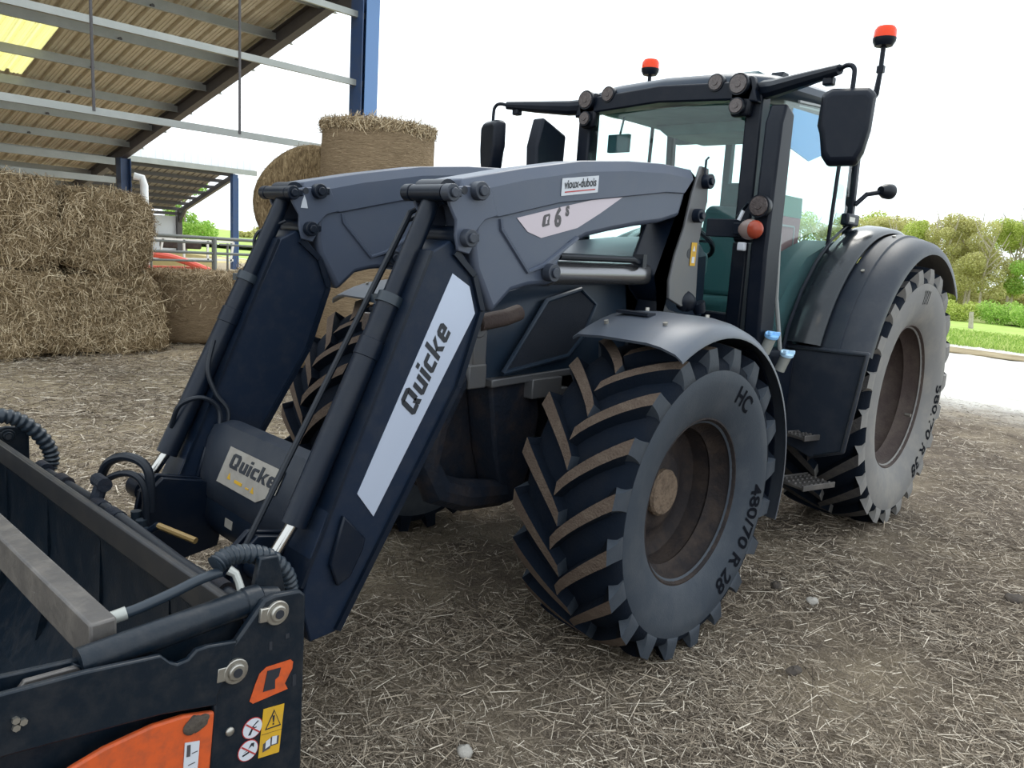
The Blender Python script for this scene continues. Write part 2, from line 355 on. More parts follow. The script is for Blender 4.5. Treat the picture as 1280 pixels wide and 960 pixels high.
def wordmark():
    P = []; x = 0
    # heavy squared italic letters
    P += [[(1.2, 0), (4.2, 0), (4.2, 1.5), (1.7, 1.5), (1.7, 5.5), (4.0, 5.5), (4.0, 0), (5.6, 0), (5.6, 7), (1.2, 7), (0, 5.8), (0, 1.2)], ]
    P[-1] = [(1.2, 0), (5.7, 0), (5.7, 5.8), (4.5, 7), (1.2, 7), (0, 5.8), (0, 1.2)]
    Q = [rect(0, 1, 1.7, 6), [(0, 1), (1, 0), (3.9, 0), (3.9, 1.5), (1.7, 1.5), (1.7, 1)], rect(4.0, 1.9, 5.7, 6), [(1.7, 5.5), (4, 5.5), (5.7, 6), (4.7, 7), (1, 7), (0, 6)], [(3.0, 2.6), (4.6, 2.6), (6.0, 0), (4.2, 0)]]
    out = [(q, 0) for q in Q]
    out += [(q, 6.8) for q in ([(0, 5), (0, .9), (.9, 0), (4.4, 0), (4.4, 5), (2.8, 5), (2.8, 1.3), (1.6, 1.3), (1.6, 5)],)]
    out += [(q, 12.0) for q in (rect(0, 0, 1.6, 5), rect(0, 5.8, 1.6, 7))]
    out += [(q, 14.4) for q in ([(.9, 0), (4, 0), (4, 1.3), (1.6, 1.3), (1.6, 3.7), (4, 3.7), (4, 5), (.9, 5), (0, 4.1), (0, .9)],)]
    out += [(q, 19.2) for q in (rect(0, 0, 1.6, 7), [(1.6, 2), (3.4, 5), (5.2, 5), (3.2, 2.5), (5.2, 0), (3.4, 0), (1.6, 2.6)])]
    out += [(q, 25.0) for q in ([(.9, 0), (4.2, 0), (4.2, 1.2), (1.6, 1.2), (1.6, 3.8), (2.8, 3.8), (2.8, 3.0), (1.6, 3.0), (1.6, 2.0), (4.4, 2.0), (4.4, 4.1), (3.5, 5), (.9, 5), (0, 4.1), (0, .9)],)]
    return [[((a + dx + .28 * b) / 30.5, b / 7) for a, b in q] for q, dx in out]
WORD = wordmark()
LOGO_OUT = [(.08, 0), (.97, .20), (.90, .36), (1.0, .86), (.94, 1.0), (.28, .86), (.14, .72), (0, .12)]

# ------------------------------------------------------------------ ground
def gz(x, y): return np.where(x < -16, -(-16 - x) * .03, 0.) 
def ground():
    xs = np.concatenate([np.arange(-16, -6, .5), np.arange(-6, 8, .08), np.arange(8, 20.1, 1.)]); ys = np.concatenate([np.arange(-34, -12, .5), np.arange(-12, 4, .08), np.arange(4, 24.1, 1.)])
    X, Y = np.meshgrid(xs, ys, indexing='ij')
    Z = np.zeros_like(X)
    for k, a in ((.9, .018), (2.3, .012), (5.1, .008), (11., .006)):
        ph = rng.uniform(0, 6, 6)
        Z += a * (np.sin(k * X + ph[0] + 1.3 * np.sin(k * .6 * Y + ph[1])) * np.sin(k * Y * 1.1 + ph[2] + 1.1 * np.sin(k * .7 * X + ph[3])))
    Z -= .03
    v = np.stack([X, Y, Z], -1).reshape(-1, 3); nx, ny = X.shape
    i = (np.arange(nx - 1)[:, None] * ny + np.arange(ny - 1)[None]).ravel()
    f = np.stack([i, i + ny, i + ny + 1, i + 1], 1)
    o = raw('floor', v, f, 'straw_ground', smooth=True); tag(o, 'straw strewn earth yard under and around the tractor', kind='structure'); return o
ground()
def sheet(name, xs, ys, zf, m, label):
    X, Y = np.meshgrid(xs, ys, indexing='ij'); Z = zf(X, Y); nx, ny = X.shape
    i = (np.arange(nx - 1)[:, None] * ny + np.arange(ny - 1)[None]).ravel()
    o = raw(name, np.stack([X, Y, Z], -1).reshape(-1, 3), np.stack([i, i + ny, i + ny + 1, i + 1], 1), m, smooth=True)
    return tag(o, label, kind='structure')
sheet('meadow', np.linspace(-140, -15.6, 60), np.linspace(-120, 60, 60), lambda X, Y: gz(X, Y) - .03 + .04 * np.sin(X * .7) * np.sin(Y * .6), 'meadow', 'bright green grass meadow beyond the pale yard')
sheet('dry_grass_field', np.linspace(-15.8, 60, 20), np.linspace(-75, -33.8, 20), lambda X, Y: 0 * X - .04, 'dry_grass', 'tan dry grass behind the metal gate')
sheet('far_meadow', np.linspace(-60, 60, 20), np.linspace(-160, -74, 20), lambda X, Y: -.04 + (-74 - Y) * .022, 'meadow', 'green meadow rising far behind the barn')
sheet('yard_edge', np.linspace(20, 60, 6), np.linspace(-34, 60, 6), lambda X, Y: 0 * X - .04, 'straw_ground', 'bare earth yard behind the photographer')
sheet('yard_edge', np.linspace(-15.8, 20.2, 6), np.linspace(23.8, 60, 6), lambda X, Y: 0 * X - .04, 'straw_ground', 'bare earth yard far to one side')
mb = MB(); mb.prism([(-15.2, -9), (-13.9, -6), (-13.6, -2.5), (-13.8, 2), (-14.4, 2.4), (-14.9, -1.5), (-15.4, -5)], -.02, .004, 'z')
tag(mb.build('muddy_strip', 'puddle_mud', flat=True), 'brown muddy strip between the pale yard and the meadow', kind='structure')

def litter():
    # denser close to the camera
    n = 420000
    ang = rng.uniform(math.radians(165), math.radians(275), n); rad = .9 + 13 * rng.beta(1.1, 2.3, n)
    x = CAM.x + rad * np.cos(ang); y = CAM.y + rad * np.sin(ang)
    k = (x > -6.5) & (y > -11.5)
    k &= rng.random(n) < np.clip(.62 + .38 * np.sin(2.7 * x + 2 * np.sin(2.3 * y)) * np.sin(2.9 * y + 1.4 * x), .25, 1)
    x, y, rad = x[k], y[k], rad[k]; n = len(x)
    a = rng.uniform(0, 2 * PI, n); ln = rng.lognormal(math.log(.05), .55, n).clip(.015, .2) / 2; w = rng.uniform(.0009, .0024, n) * (1 + rad * .11) / 2
    d = np.stack([np.cos(a), np.sin(a), rng.normal(0, .14, n)], 1); sd_ = np.stack([-np.sin(a), np.cos(a), rng.normal(0, .5, n)], 1)
    m_ = 90000; x2 = rng.uniform(-3.5, 5.2, m_); y2 = rng.uniform(-9.5, -.8, m_); kk = rng.random(m_) < np.clip(.55 + .45 * np.sin(2.1 * x2 + y2) * np.sin(1.7 * y2 - x2), .15, 1); x2, y2 = x2[kk], y2[kk]; m_ = len(x2); a2 = rng.uniform(0, 2 * PI, m_)
    x = np.concatenate([x, x2]); y = np.concatenate([y, y2]); a = np.concatenate([a, a2]); ln = np.concatenate([ln, rng.lognormal(math.log(.09), .5, m_).clip(.03, .28) / 2]); w = np.concatenate([w, rng.uniform(.0018, .0038, m_)]); n = len(x)
    d = np.stack([np.cos(a), np.sin(a), rng.normal(0, .14, n)], 1); sd_ = np.stack([-np.sin(a), np.cos(a), rng.normal(0, .5, n)], 1)
    p = np.stack([x, y, rng.uniform(-.014, .012, n)], 1); L = d * ln[:, None]; W_ = sd_ * w[:, None]
    v = np.stack([p - L - W_, p + L - W_, p + L + W_, p - L + W_], 1).reshape(-1, 3)
    o = raw('straw_litter', v, np.arange(n * 4).reshape(-1, 4), 'litter', None, 'stuff'); tag(o, 'loose pale straw scattered over the earth yard')
litter()
def lump(mb, c, r, sc=(1, 1, 1), rough=.2):
    n, m = 14, 9; vs = []; c = Vector(c); ph = [random.uniform(0, 6) for _ in range(4)]
    for i in range(m + 1):
        p = PI * i / m
        for j in range(n):
            t = 2 * PI * j / n; q = 1 + rough * (math.sin(2 * t + ph[0]) * math.sin(2 * p + ph[1]) + .6 * math.sin(3 * t + ph[2]) * math.sin(p * 3 + ph[3]))
            vs.append(c + Vector((r * sc[0] * q * math.sin(p) * math.cos(t), r * sc[1] * q * math.sin(p) * math.sin(t), r * sc[2] * q * math.cos(p))))
    mb.add(vs, [(i * n + j, i * n + (j + 1) % n, (i + 1) * n + (j + 1) % n, (i + 1) * n + j) for i in range(m) for j in range(n)])
def stone(name, x, y, r, m, label, cat, sc=(1, 1, .7)):
    mb = MB(); lump(mb, (x, y, r * .35), r, sc); tag(mb.build(name, m, None, sharp=80, org=(x, y, 0)), label, cat)
stone('stone', 3.855, .998, .028, 'stone', 'small pale round stone on straw at the bottom edge of the picture', 'stone')
stone('earth_clod', 1.703, 1.106, .032, 'dark_clod', 'dark earth clod on the straw just right of the front wheel', 'clod')
stone('earth_clod', 1.721, 1.307, .028, 'stone', 'pale grey clod on the straw right of the dark clod by the wheel', 'clod')
stone('earth_clod', 2.454, 1.531, .028, 'dark_clod', 'dark flat clod in the straw right of the middle of the foreground', 'clod', (1.5, 1, .5))
stone('earth_clod', .796, 2.021, .04, 'dark_clod', 'wide dark clod in the straw near the right edge of the picture', 'clod', (1.5, 1, .5))

# ------------------------------------------------------------------ wheels
tractor = thing('tractor', 'dark grey farm tractor with glass cab and mud-caked lugged tyres on the straw yard', 'tractor', (1.3, 0, 0))
def lug_mesh(w, Rt, Rc, span, tw, top, base, nseg=12):
    """one bar of tread: centre line to shoulder and down the sidewall; along +y, swept in angle"""
    rows = []
    for i in range(nseg + 1):
        s = i / nseg
        if s < .66:
            q = s / .66; a = w * (-.035 + .525 * q); th = span * (q ** .85); rt = Rt - .020 * (2 * a / w) ** 2; rb = Rc - .06 - .03 * (2 * a / w) ** 2
            k = 1. + .22 * q * q; ab = a
        else:
            q = (s - .66) / .34; a = w * (.492 + .012 * math.sin(q * PI * .8)); th = span * (1 + .05 * q); rt = Rt - .020 - (Rt - Rc + .045) * q; rb = rt - .05
            k = 1.22 * (1 + .62 * q * q); ab = a - .075 * w
        rows.append((a, th, rt, rb, k, ab))
    mb = MB(); vs = []
    for a, th, rt, rb, k, ab in rows:
        for r, hw in ((rb, base), (rt, top), (rt, -top), (rb, -base)):
            t = th + hw * k / Rt; aa = ab if r == rb else a
            vs.append((r * math.cos(t), aa, r * math.sin(t)))
    n = len(rows)
    for i in range(n - 1):
        o = i * 4
        for j in range(3):
            mb.mi = 0
            mb.f.append((o + j, o + j + 1, o + j + 5, o + j + 4)); mb.m.append((1 if j == 1 else 2) if i < n * .60 else 0)
    mb.v = vs; mb.f += [(0, 1, 2, 3), ((n - 1) * 4, (n - 1) * 4 + 3, (n - 1) * 4 + 2, (n - 1) * 4 + 1)]; mb.m += [0, 0]
    return mb
def wheel(name, c, side, w, R, rr, nl, span, rub, rimm, mud, txt, tstart, r_txt, tsize, seen, hub_a, extra=None):
    e = thing(name, None, None, c, parent=tractor); Rc = R - .05
    prof = [(.36 * w, rr - .03), (.405 * w, rr), (.43 * w, rr + .025), (.475 * w, rr + .08), (.498 * w, rr + .15), (.50 * w, (rr + Rc) / 2 + .03), (.497 * w, Rc - .068), (.480 * w, Rc - .042), (.42 * w, Rc - .020), (.25 * w, Rc - .006), (0, Rc - .004)]
    full = prof + [(-a, r) for a, r in reversed(prof[:-1])]
    cc = Vector(c)
    mb = MB(); mb.lathe(full, c, n=72)
    for i in range(len(mb.f)):
        sec = i // 72; mb.m[i] = 1 if 6 <= sec <= 13 else 0
    mb.build('tyre', [rub, 'tread_rubber'], e, sharp=50)
    for sd_ in (1, -1):
        lm = lug_mesh(w, R, Rc, span, 0, .027 * R / .69, .045 * R / .69); lm.v = [(x, y * sd_, z) for x, y, z in lm.v]; lm.v = [tuple(cc + Vector(q)) for q in lm.v]
        l0 = lm.build('tread_lug', [rub if seen else 'tread_rubber', mud, 'tread_rubber'], e, sharp=30)
        off = .12 if sd_ > 0 else .12 + PI / nl
        for k in range(nl):
            l = l0 if k == 0 else l0.copy()
            if k: COL.objects.link(l)
            l.rotation_euler = (0, off + 2 * PI * k / nl, 0)
    s = side
    rp = [(.33 * w, rr + .005), (.395 * w, rr + .006), (.40 * w, rr - .012), (.37 * w, rr - .022), (.25 * w, rr - .035), (.20 * w, rr - .06), (.19 * w, rr - .066), (.17 * w, rr - .060), (.02 * w, rr - .075), (-.02 * w, rr - .10), (-.04 * w, rr * .62), (.0 * w, rr * .5), (hub_a - .02, rr * .42), (hub_a - .02, .001)]
    mb = MB(); mb.lathe([(a * s, r) for a, r in rp], c, n=56)
    mb.lathe([(-.395 * w * s, rr + .005), (-.36 * w * s, rr - .02), (-.2 * w * s, rr - .06), (-.04 * w * s, rr - .08)], c, n=56)
    mb.build('rim', rimm, e, sharp=40)
    mb = MB(); h = .105 if w < .5 else .15
    mb.lathe([((hub_a - .03) * s, h), ((hub_a) * s, h), ((hub_a + .012) * s, h * .9), ((hub_a + .016) * s, .001)], c, n=28); mb.build('hub_cap', 'hub_mud', e)
    if seen:
        ar = sorted([(r, a) for a, r in prof[2:8]])
        def a_of(r): return float(np.interp(r, [q[0] for q in ar], [q[1] for q in ar]))
        for string, t0, r0, sz in txt:
            vs, fs = text2d(string, sz, .0025); xm = min(v[0] for v in vs); mb = MB()
            mb.add([cc + Vector(((r0 + v) * math.cos(t0 + (u - xm) / r0), a_of(r0 + v) + .0025, (r0 + v) * math.sin(t0 + (u - xm) / r0))) for u, v, z in vs], fs)
            mb.build('tyre_marking', 'marking', e, flat=True)
    return e
D2R = PI / 180
FW = (2.66, .90, .672); RWc = (0, .85, .862)
wheel('front_wheel', FW, 1, .48, .695, .372, 20, .34, 'rubber', 'rim_mud', 'lug_mud', [('480/70 R 28', 180 * D2R, .497, .112), ('HC', 113 * D2R, .497, .105)], 0, 0, 0, True, .04)
wheel('front_wheel', (2.66, -.90, .672), -1, .48, .695, .372, 20, .34, 'rubber', 'rim_mud', 'lug_mud', [], 0, 0, 0, False, .04)
wheel('rear_wheel', RWc, 1, .58, .885, .497, 22, .34, 'rubber_dusty', 'rim_dusty', 'lug_dust', [('580/70 R 38', 177 * D2R, .672, .150), ('////', 86 * D2R, .672, .12)], 0, 0, 0, True, .02)
wheel('rear_wheel', (0, -.85, .862), -1, .58, .885, .497, 22, .34, 'rubber', 'rim_mud', 'lug_mud', [], 0, 0, 0, False, .02)
mb = MB(); mb.cyl((-.30, 1.045, .70), (-.30, 1.085, .70), .012, n=8); mb.build('tyre_valve', 'zinc', tractor)

# ------------------------------------------------------------------ tractor chassis, hood
mb = MB()
mb.prism([(3.40, .62), (3.44, .95), (3.30, 1.18), (2.0, 1.15), (1.0, 1.05), (-.3, 1.05), (-.35, .65), (.9, .60), (1.7, .55), (2.4, .60), (3.0, .55)], -.24, .24)
mb.build('chassis', 'cast_iron', tractor, bevel=.03)
for s in (1, -1):
    mb = MB(); mb.prism([(3.10, .55), (3.00, .56), (2.94, .70), (2.90, .95), (2.95, 1.12), (3.24, 1.14), (3.18, .8)], .24 * s, .40 * s); mb.build('subframe_bracket', 'cast_iron', tractor, bevel=.015)
mb = MB(); mb.tube([(2.66, -.72, .66), (2.66, -.30, .60), (2.66, .30, .60), (2.66, .72, .66)], [.10, .12, .12, .10], 16); mb.cyl((2.66, .66, .67), (2.66, .86, .67), .20); mb.cyl((2.66, -.66, .67), (2.66, -.86, .67), .20)
mb.build('front_axle', 'cast_iron', tractor, sharp=50)
mb = MB(); mb.cyl((0, -.7, .862), (0, .7, .862), .17); mb.box((0, 0, .85), (.7, .6, .55)); mb.build('rear_axle', 'cast_iron', tractor, bevel=.02)
# curved subframe arm seen behind the loader leg
mb = MB(); mb.tube([(3.30, .36, 1.20), (3.42, .37, 1.12), (3.52, .38, .98), (3.56, .38, .82), (3.50, .38, .70), (3.35, .37, .64), (3.1, .36, .60)], [.05, .055, .06, .06, .07, .07, .06], 10); mb.build('front_support', 'cast_iron', tractor)
mb = MB(); mb.box((3.33, .41, 1.27), (.075, .03, .16)); mb.box((3.34, .41, 1.16), (.10, .04, .10)); mb.cyl((3.34, .39, 1.36), (3.34, .43, 1.36), .042)
mb.build('latch_bracket', 'bracket_paint', tractor, bevel=.006)
mb = MB(); mb.tube([(3.34, .42, 1.38), (3.20, .43, 1.40), (3.12, .43, 1.42)], .035, 12); mb.build('headlamp_guard', 'rim_dusty', tractor)
# hood: cross-sections along x (half width, bottom z, shoulder z, top z)
def hood():
    secs = [(3.38, .28, 1.13, 1.36, 1.43), (3.28, .37, 1.12, 1.42, 1.50), (3.0, .41, 1.12, 1.50, 1.585), (2.6, .42, 1.15, 1.58, 1.66), (2.2, .43, 1.20, 1.66, 1.735), (1.62, .44, 1.24, 1.74, 1.80)]
    mb = MB(); vs = []; k = 0
    for x, hw, zb, zs, zt in secs:
        ring = [(-hw, zb), (-hw, (zb + zs) / 2), (-hw * .98, zs - .03), (-hw * .88, zs + .03), (-hw * .5, zt - .01), (0, zt), (hw * .5, zt - .01), (hw * .88, zs + .03), (hw * .98, zs - .03), (hw, (zb + zs) / 2), (hw, zb)]
        k = len(ring); vs += [(x, y, z) for y, z in ring]
    fs = [(i * k + j, i * k + (j + 1) % k, (i + 1) * k + (j + 1) % k, (i + 1) * k + j) for i in range(len(secs) - 1) for j in range(k)]
    fs += [tuple(range(k)), tuple((len(secs) - 1) * k + j for j in range(k))]
    mb.add(vs, fs); h = mb.build('hood', 'hood_paint', tractor, sharp=30)
    gp = [(3.20, 1.165), (2.78, 1.215), (2.68, 1.30), (2.60, 1.45), (2.72, 1.52), (2.95, 1.47)]
    for s in (1, -1):
        mb = MB(); mb.prism(gp, .424 * s, .436 * s); mb.build('side_grille', 'hood_grille', h, bevel=.008)
        fr = MB()
        pts = [(a, .436 * s, b) for a, b in gp]; fr.tube(pts + [pts[0]], .011, 8); fr.build('grille_frame', 'hood_paint', h)
    mb = MB()
    for i in range(7): mb.bar((3.40, -.24, 1.16 + .035 * i), (3.40, .24, 1.16 + .035 * i), .012, .014)
    mb.build('front_grille', 'hood_grille', h)['kind'] = 'stuff'
    for s in (1, -1):
        mb = MB(); mb.box((3.35, .28 * s, 1.30), (.06, .12, .09)); mb.build('headlamp', 'lamp_lens', h, bevel=.015)
    return h
hood()
mb = MB(); mb.bar((3.25, .40, 1.12), (2.55, .40, 1.14), .05, .035); mb.box((2.92, .42, 1.08), (.20, .06, .09)); mb.box((2.80, .42, 1.02), (.07, .05, .10)); mb.build('step_rail', 'bracket_paint', tractor, bevel=.006)
# ------------------------------------------------------------------ fenders
def arc_fender(c, prof, t0, t1, n, th=.012):
    """skin swept round a wheel axle: prof = (y, r) pairs"""
    mb = MB(); k = len(prof); vs = []
    for i in range(n + 1):
        t = t0 + (t1 - t0) * i / n
        for y, r in prof + [(y, r - th) for y, r in reversed(prof)]:
            vs.append((c[0] + r * math.cos(t), y, c[2] + r * math.sin(t)))
    kk = 2 * k
    fs = [(i * kk + j, i * kk + (j + 1) % kk, (i + 1) * kk + (j + 1) % kk, (i + 1) * kk + j) for i in range(n) for j in range(kk)]
    fs += [tuple(range(kk)), tuple(n * kk + j for j in range(kk))]
    mb.add(vs, fs); return mb
for s in (1, -1):
    pf = [(.645, .755), (.68, .775), (.80, .785), (1.02, .785), (1.08, .775), (1.14, .752), (1.165, .725)]
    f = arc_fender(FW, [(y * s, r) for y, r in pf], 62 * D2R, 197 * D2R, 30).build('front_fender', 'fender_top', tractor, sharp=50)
    m = MB(); t = 80 * D2R; m.box((2.66 + .79 * math.cos(t), .80 * s, .672 + .792 * math.sin(t)), (.06, .16, .012)); m.build('fender_slot', 'black_plastic', f)
    m = arc_fender(FW, [(.70 * s, .735), (1.10 * s, .735)], 120 * D2R, 196 * D2R, 16, .01); m.build('fender_liner', 'black_plastic', f)
    m = MB(); m.tube([(2.66, .62 * s, .75), (2.55, .60 * s, 1.1), (2.55, .72 * s, 1.43)], .03, 8); m.build('fender_bracket', 'cast_iron', f)
    m = MB()
    for (a, y) in ((70, .75), (74, 1.0), (95, .72), (95, 1.02)): m.cyl((2.66 + .78 * math.cos(a * D2R), y * s, .672 + .78 * math.sin(a * D2R)), (2.66 + .795 * math.cos(a * D2R), y * s, .672 + .795 * math.sin(a * D2R)), .010, n=8)
    m.build('fender_bolt', 'zinc', f)['kind'] = 'stuff'
    # rear: inner glossy skin and outer extension with rolled lip
    ri = [(.70, 1.115), (.74, 1.125), (.80, 1.12), (.885, 1.105), (.90, 1.09)]
    ro = [(.895, 1.062), (.93, 1.072), (1.0, 1.068), (1.005, 1.055), (1.05, 1.05), (1.115, 1.028), (1.15, .995), (1.155, .965)]
    g = arc_fender(RWc, [(y * s, r) for y, r in ri], 20 * D2R, 128 * D2R, 34).build('rear_fender', 'fender_gloss', tractor, sharp=50)
    arc_fender(RWc, [(y * s, r) for y, r in ro], 20 * D2R, 137 * D2R, 36).build('fender_extension', 'fender_plastic', g, sharp=40)
    m = arc_fender(RWc, [(.66 * s, .93), (.71 * s, 1.11)], 15 * D2R, 130 * D2R, 24); m.build('fender_inner_wall', 'black_plastic', g)
    m = MB()
    for a in (50, 78, 104): m.cyl((1.06 * math.cos(a * D2R), .96 * s, .862 + 1.06 * math.sin(a * D2R)), (1.078 * math.cos(a * D2R), .96 * s, .862 + 1.078 * math.sin(a * D2R)), .012, n=8)
    m.build('fender_bolt', 'zinc', g)['kind'] = 'stuff'
    # flat guard in front of the rear tyre
    m = MB(); m.prism([(.62 * s, .66), (.93 * s, .56), (1.115 * s, .63), (1.175 * s, 1.235), (.62 * s, 1.22)], .985, 1.02, 'x'); pn = m.build('mud_guard', 'fender_plastic', tractor, bevel=.012)
    m = MB(); m.tube([(1.026, .95 * s, .585), (1.026, 1.10 * s, .645), (1.026, 1.158 * s, 1.215), (1.026, .70 * s, 1.203)], .007, 6); m.build('edge_bead', 'fender_gloss', pn)
    # tank
    m = MB(); m.prism([(1.06, .62), (1.8, .60), (1.95, .75), (1.95, 1.12), (1.80, 1.24), (1.06, 1.20)], .40 * s, .78 * s); m.build('fuel_tank' if s > 0 else 'tool_box', 'black_plastic', tractor, bevel=.04, seg=3)
# filler caps
for (x, y, z, m_, nm) in ((1.56, .84, 1.315, 'blue_cap', 'blue filler cap'), (1.36, .85, 1.205, 'pale_cap', 'pale blue filler cap')):
    mb = MB(); mb.cyl((x, y - .03, z - .10), (x, y, z - .012), .030, n=14); nk = mb.build('filler_neck', 'galvanised', tractor)
    mb = MB(); d = Vector((.25, .3, 1)).normalized(); p = Vector((x, y, z - .012)); mb.cyl(p, p + d * .02, .038, n=12)
    for k in range(3):
        a = 2 * PI * k / 3; q = p + d * .022; mb.box(q + Vector((.022 * math.cos(a), .022 * math.sin(a), 0)), (.035, .018, .022), Matrix.Rotation(a, 3, 'Z'))
    o = mb.build('filler_cap', m_, nk, bevel=.003); o['label'] = nm
# steps
mb = MB(); mb.bar((1.22, .74, .74), (1.14, .80, .42), .10, .03); mb.bar((1.40, .70, .80), (1.22, .78, .42), .04, .05); st = mb.build('step_frame', 'rim_dusty', tractor, bevel=.006)
for (cx, cy, z, lx, ly) in ((.97, .90, .395, .28, .20), (1.02, .90, .695, .22, .12)):
    mb = MB(); rot = Matrix.Rotation(-.30, 3, 'Z')
    mb.box((cx, cy, z), (lx, ly, .018), rot)
    for i in range(7):
        for j in range(4): mb.box(Vector((cx, cy, z + .012)) + rot @ Vector((lx * (i / 7 - .43), ly * (j / 4 - .375), 0)), (.020, .012, .012), rot)
    for sy in (-1, 1): mb.box(Vector((cx, cy, z + .004)) + rot @ Vector((0, sy * ly / 2, 0)), (lx, .012, .035), rot)
    mb.build('step_tread', 'worn_steel', st, bevel=.003)

# ------------------------------------------------------------------ cab
def pillar(name, pts, w, d, m='black_plastic'):
    mb = MB()
    for a, b in zip(pts[:-1], pts[1:]): mb.bar(a, b, w, d, up=(1, 0, 0))
    return mb.build(name, m, tractor, bevel=.012)
mb = MB(); mb.prism([(.25, .98), (1.55, .98), (1.55, 1.12), (.25, 1.12)], -.62, .62); mb.build('cab_floor', 'cab_trim', tractor, bevel=.02)
mb = MB(); mb.prism([(-.60, 1.05), (.60, 1.05), (.62, 1.40), (-.62, 1.40)], 1.46, 1.52, 'x'); mb.build('cab_firewall', 'black_plastic', tractor, bevel=.01)
for s in (1, -1):
    pillar('front_pillar', [(1.47, .585 * s, 1.0), (1.49, .585 * s, 1.8), (1.50, .575 * s, 2.60)], .095, .10)
    pillar('rear_pillar', [(.20, .66 * s, 1.1), (.30, .69 * s, 1.95), (.36, .69 * s, 2.70)], .055, .06)
    pillar('middle_pillar', [(.62, .70 * s, 1.75), (.60, .70 * s, 2.66)], .022, .03)
    # air duct standing beside the pillar
    mb = MB(); mb.prism([(1.84, 2.32), (1.79, 2.50), (1.56, 2.42), (1.58, 1.75), (1.55, 1.02), (1.70, 1.02), (1.80, 1.75)] if s < 0 else [(1.66, 2.40), (1.62, 2.50), (1.52, 2.46), (1.49, 1.75), (1.42, 1.02), (1.60, 1.02), (1.66, 1.75)], .705 * s, .80 * s)
    du = mb.build('exhaust_stack' if s < 0 else 'door_post_cover', 'black_plastic', tractor, bevel=.015)
mb = MB(); mb.tube([(1.44, .73, 2.40), (1.40, .735, 1.9), (1.34, .74, 1.5), (1.27, .75, 1.30), (1.25, .76, 1.20)], .013, 8); mb.build('door_seal', 'seal', tractor)
# roof
def roof():
    mb = MB(); vs = []; N = 28
    def ring(z, sx, sy, cx=.83, e=5.):
        out = []
        for j in range(N):
            t = 2 * PI * j / N; c, q = math.cos(t), math.sin(t)
            x = abs(c) ** (2 / e) * (1 if c >= 0 else -1) * sx; y = abs(q) ** (2 / e) * (1 if q >= 0 else -1) * sy
            out.append((cx + x, y, z + .085 * (1 - (cx + x) / 1.55) - .03 * abs(y)))
        return out
    for z, sx, sy in ((2.575, .70, .60), (2.60, .74, .655), (2.64, .76, .68), (2.68, .745, .67), (2.715, .68, .60), (2.735, .45, .40)): vs += ring(z, sx, sy)
    fs = [(i * N + j, i * N + (j + 1) % N, (i + 1) * N + (j + 1) % N, (i + 1) * N + j) for i in range(5) for j in range(N)] + [tuple(range(N)), tuple(5 * N + j for j in range(N))]
    mb.add(vs, fs); r = mb.build('cab_roof', 'hood_paint', tractor, sharp=45)
    mb = MB(); mb.prism([(.35, 2.74), (.45, 2.83), (1.0, 2.83), (1.12, 2.77), (1.12, 2.72), (.35, 2.72)], -.30, .30); mb.build('roof_hatch', 'cab_trim', r, bevel=.02)
    mb = MB(); mb.prism([(.75, 2.76), (.72, 2.86), (.80, 2.86), (.86, 2.76)], .28, .36); mb.build('antenna_base', 'black_plastic', r, bevel=.006)
    mb = MB(); mb.prism([(-.62, 2.52), (-.58, 2.63), (0, 2.66), (.58, 2.63), (.62, 2.52), (.50, 2.54), (0, 2.565), (-.50, 2.54)], 1.50, 1.60, 'x'); mb.build('roof_header', 'black_plastic', r, bevel=.01)
    mb = MB(); mb.box((.86, 0, 2.572), (1.10, 1.06, .02)); mb.prism([(-.45, 2.56), (-.35, 2.49), (.35, 2.49), (.45, 2.56)], .45, .95, 'x'); mb.build('headliner', 'cab_lining', r, bevel=.02)
    mb = MB(); mb.bar((1.22, .675, 2.585), (.55, .685, 2.635), .012, .012); mb.bar((1.22, .675, 2.56), (.50, .685, 2.61), .012, .008); mb.build('rain_gutter', 'seal', r)
    return r
roof()
# glass
def pane(name, pts, m, th=.006):
    n = (Vector(pts[1]) - Vector(pts[0])).cross(Vector(pts[2]) - Vector(pts[0])).normalized() * th
    k = len(pts); mb = MB(); mb.add([Vector(p) for p in pts] + [Vector(p) + n for p in pts], [tuple(range(k)), tuple(range(2 * k - 1, k - 1, -1))] + [(i, (i + 1) % k, k + (i + 1) % k, k + i) for i in range(k)])
    return mb.build(name, m, tractor, flat=True)
pane('windscreen', [(1.50, -.53, 1.35), (1.50, .53, 1.35), (1.515, .525, 2.55), (1.515, -.525, 2.55)], 'glass_green')
for s in (1, -1):
    arcp = [(.862 + 0, 0)]
    low = [(1.16 * math.cos(a * D2R), .862 + 1.16 * math.sin(a * D2R)) for a in (72, 60, 48, 36, 24)]
    pts = [(1.44, .70 * s, 2.55), (.36, .70 * s, 2.64), (.32, .70 * s, 1.98)] + [(x, .70 * s, z) for x, z in low if x > .33] + [(1.10, .70 * s, 1.15), (1.42, .70 * s, 1.1)]
    d = pane('door_glass', pts, 'glass_door')
    mb = MB(); mb.tube([(x + .01, .712 * s, z) for x, y, z in pts[2:-1]], .010, 6); mb.build('door_frame', 'black_plastic', d)
    mb = MB(); mb.prism([(1.28, 2.54), (.80, 2.56), (.78, 2.36), (1.0, 2.29), (1.26, 2.33), (1.30, 2.40)], .672 * s, .678 * s)
    if s > 0: mb.build('sun_screen', 'blue_screen_fabric', tractor, flat=True)
pane('rear_window', [(.25, -.64, 1.5), (.25, .64, 1.5), (.36, .64, 2.62), (.36, -.64, 2.62)], 'glass_green')
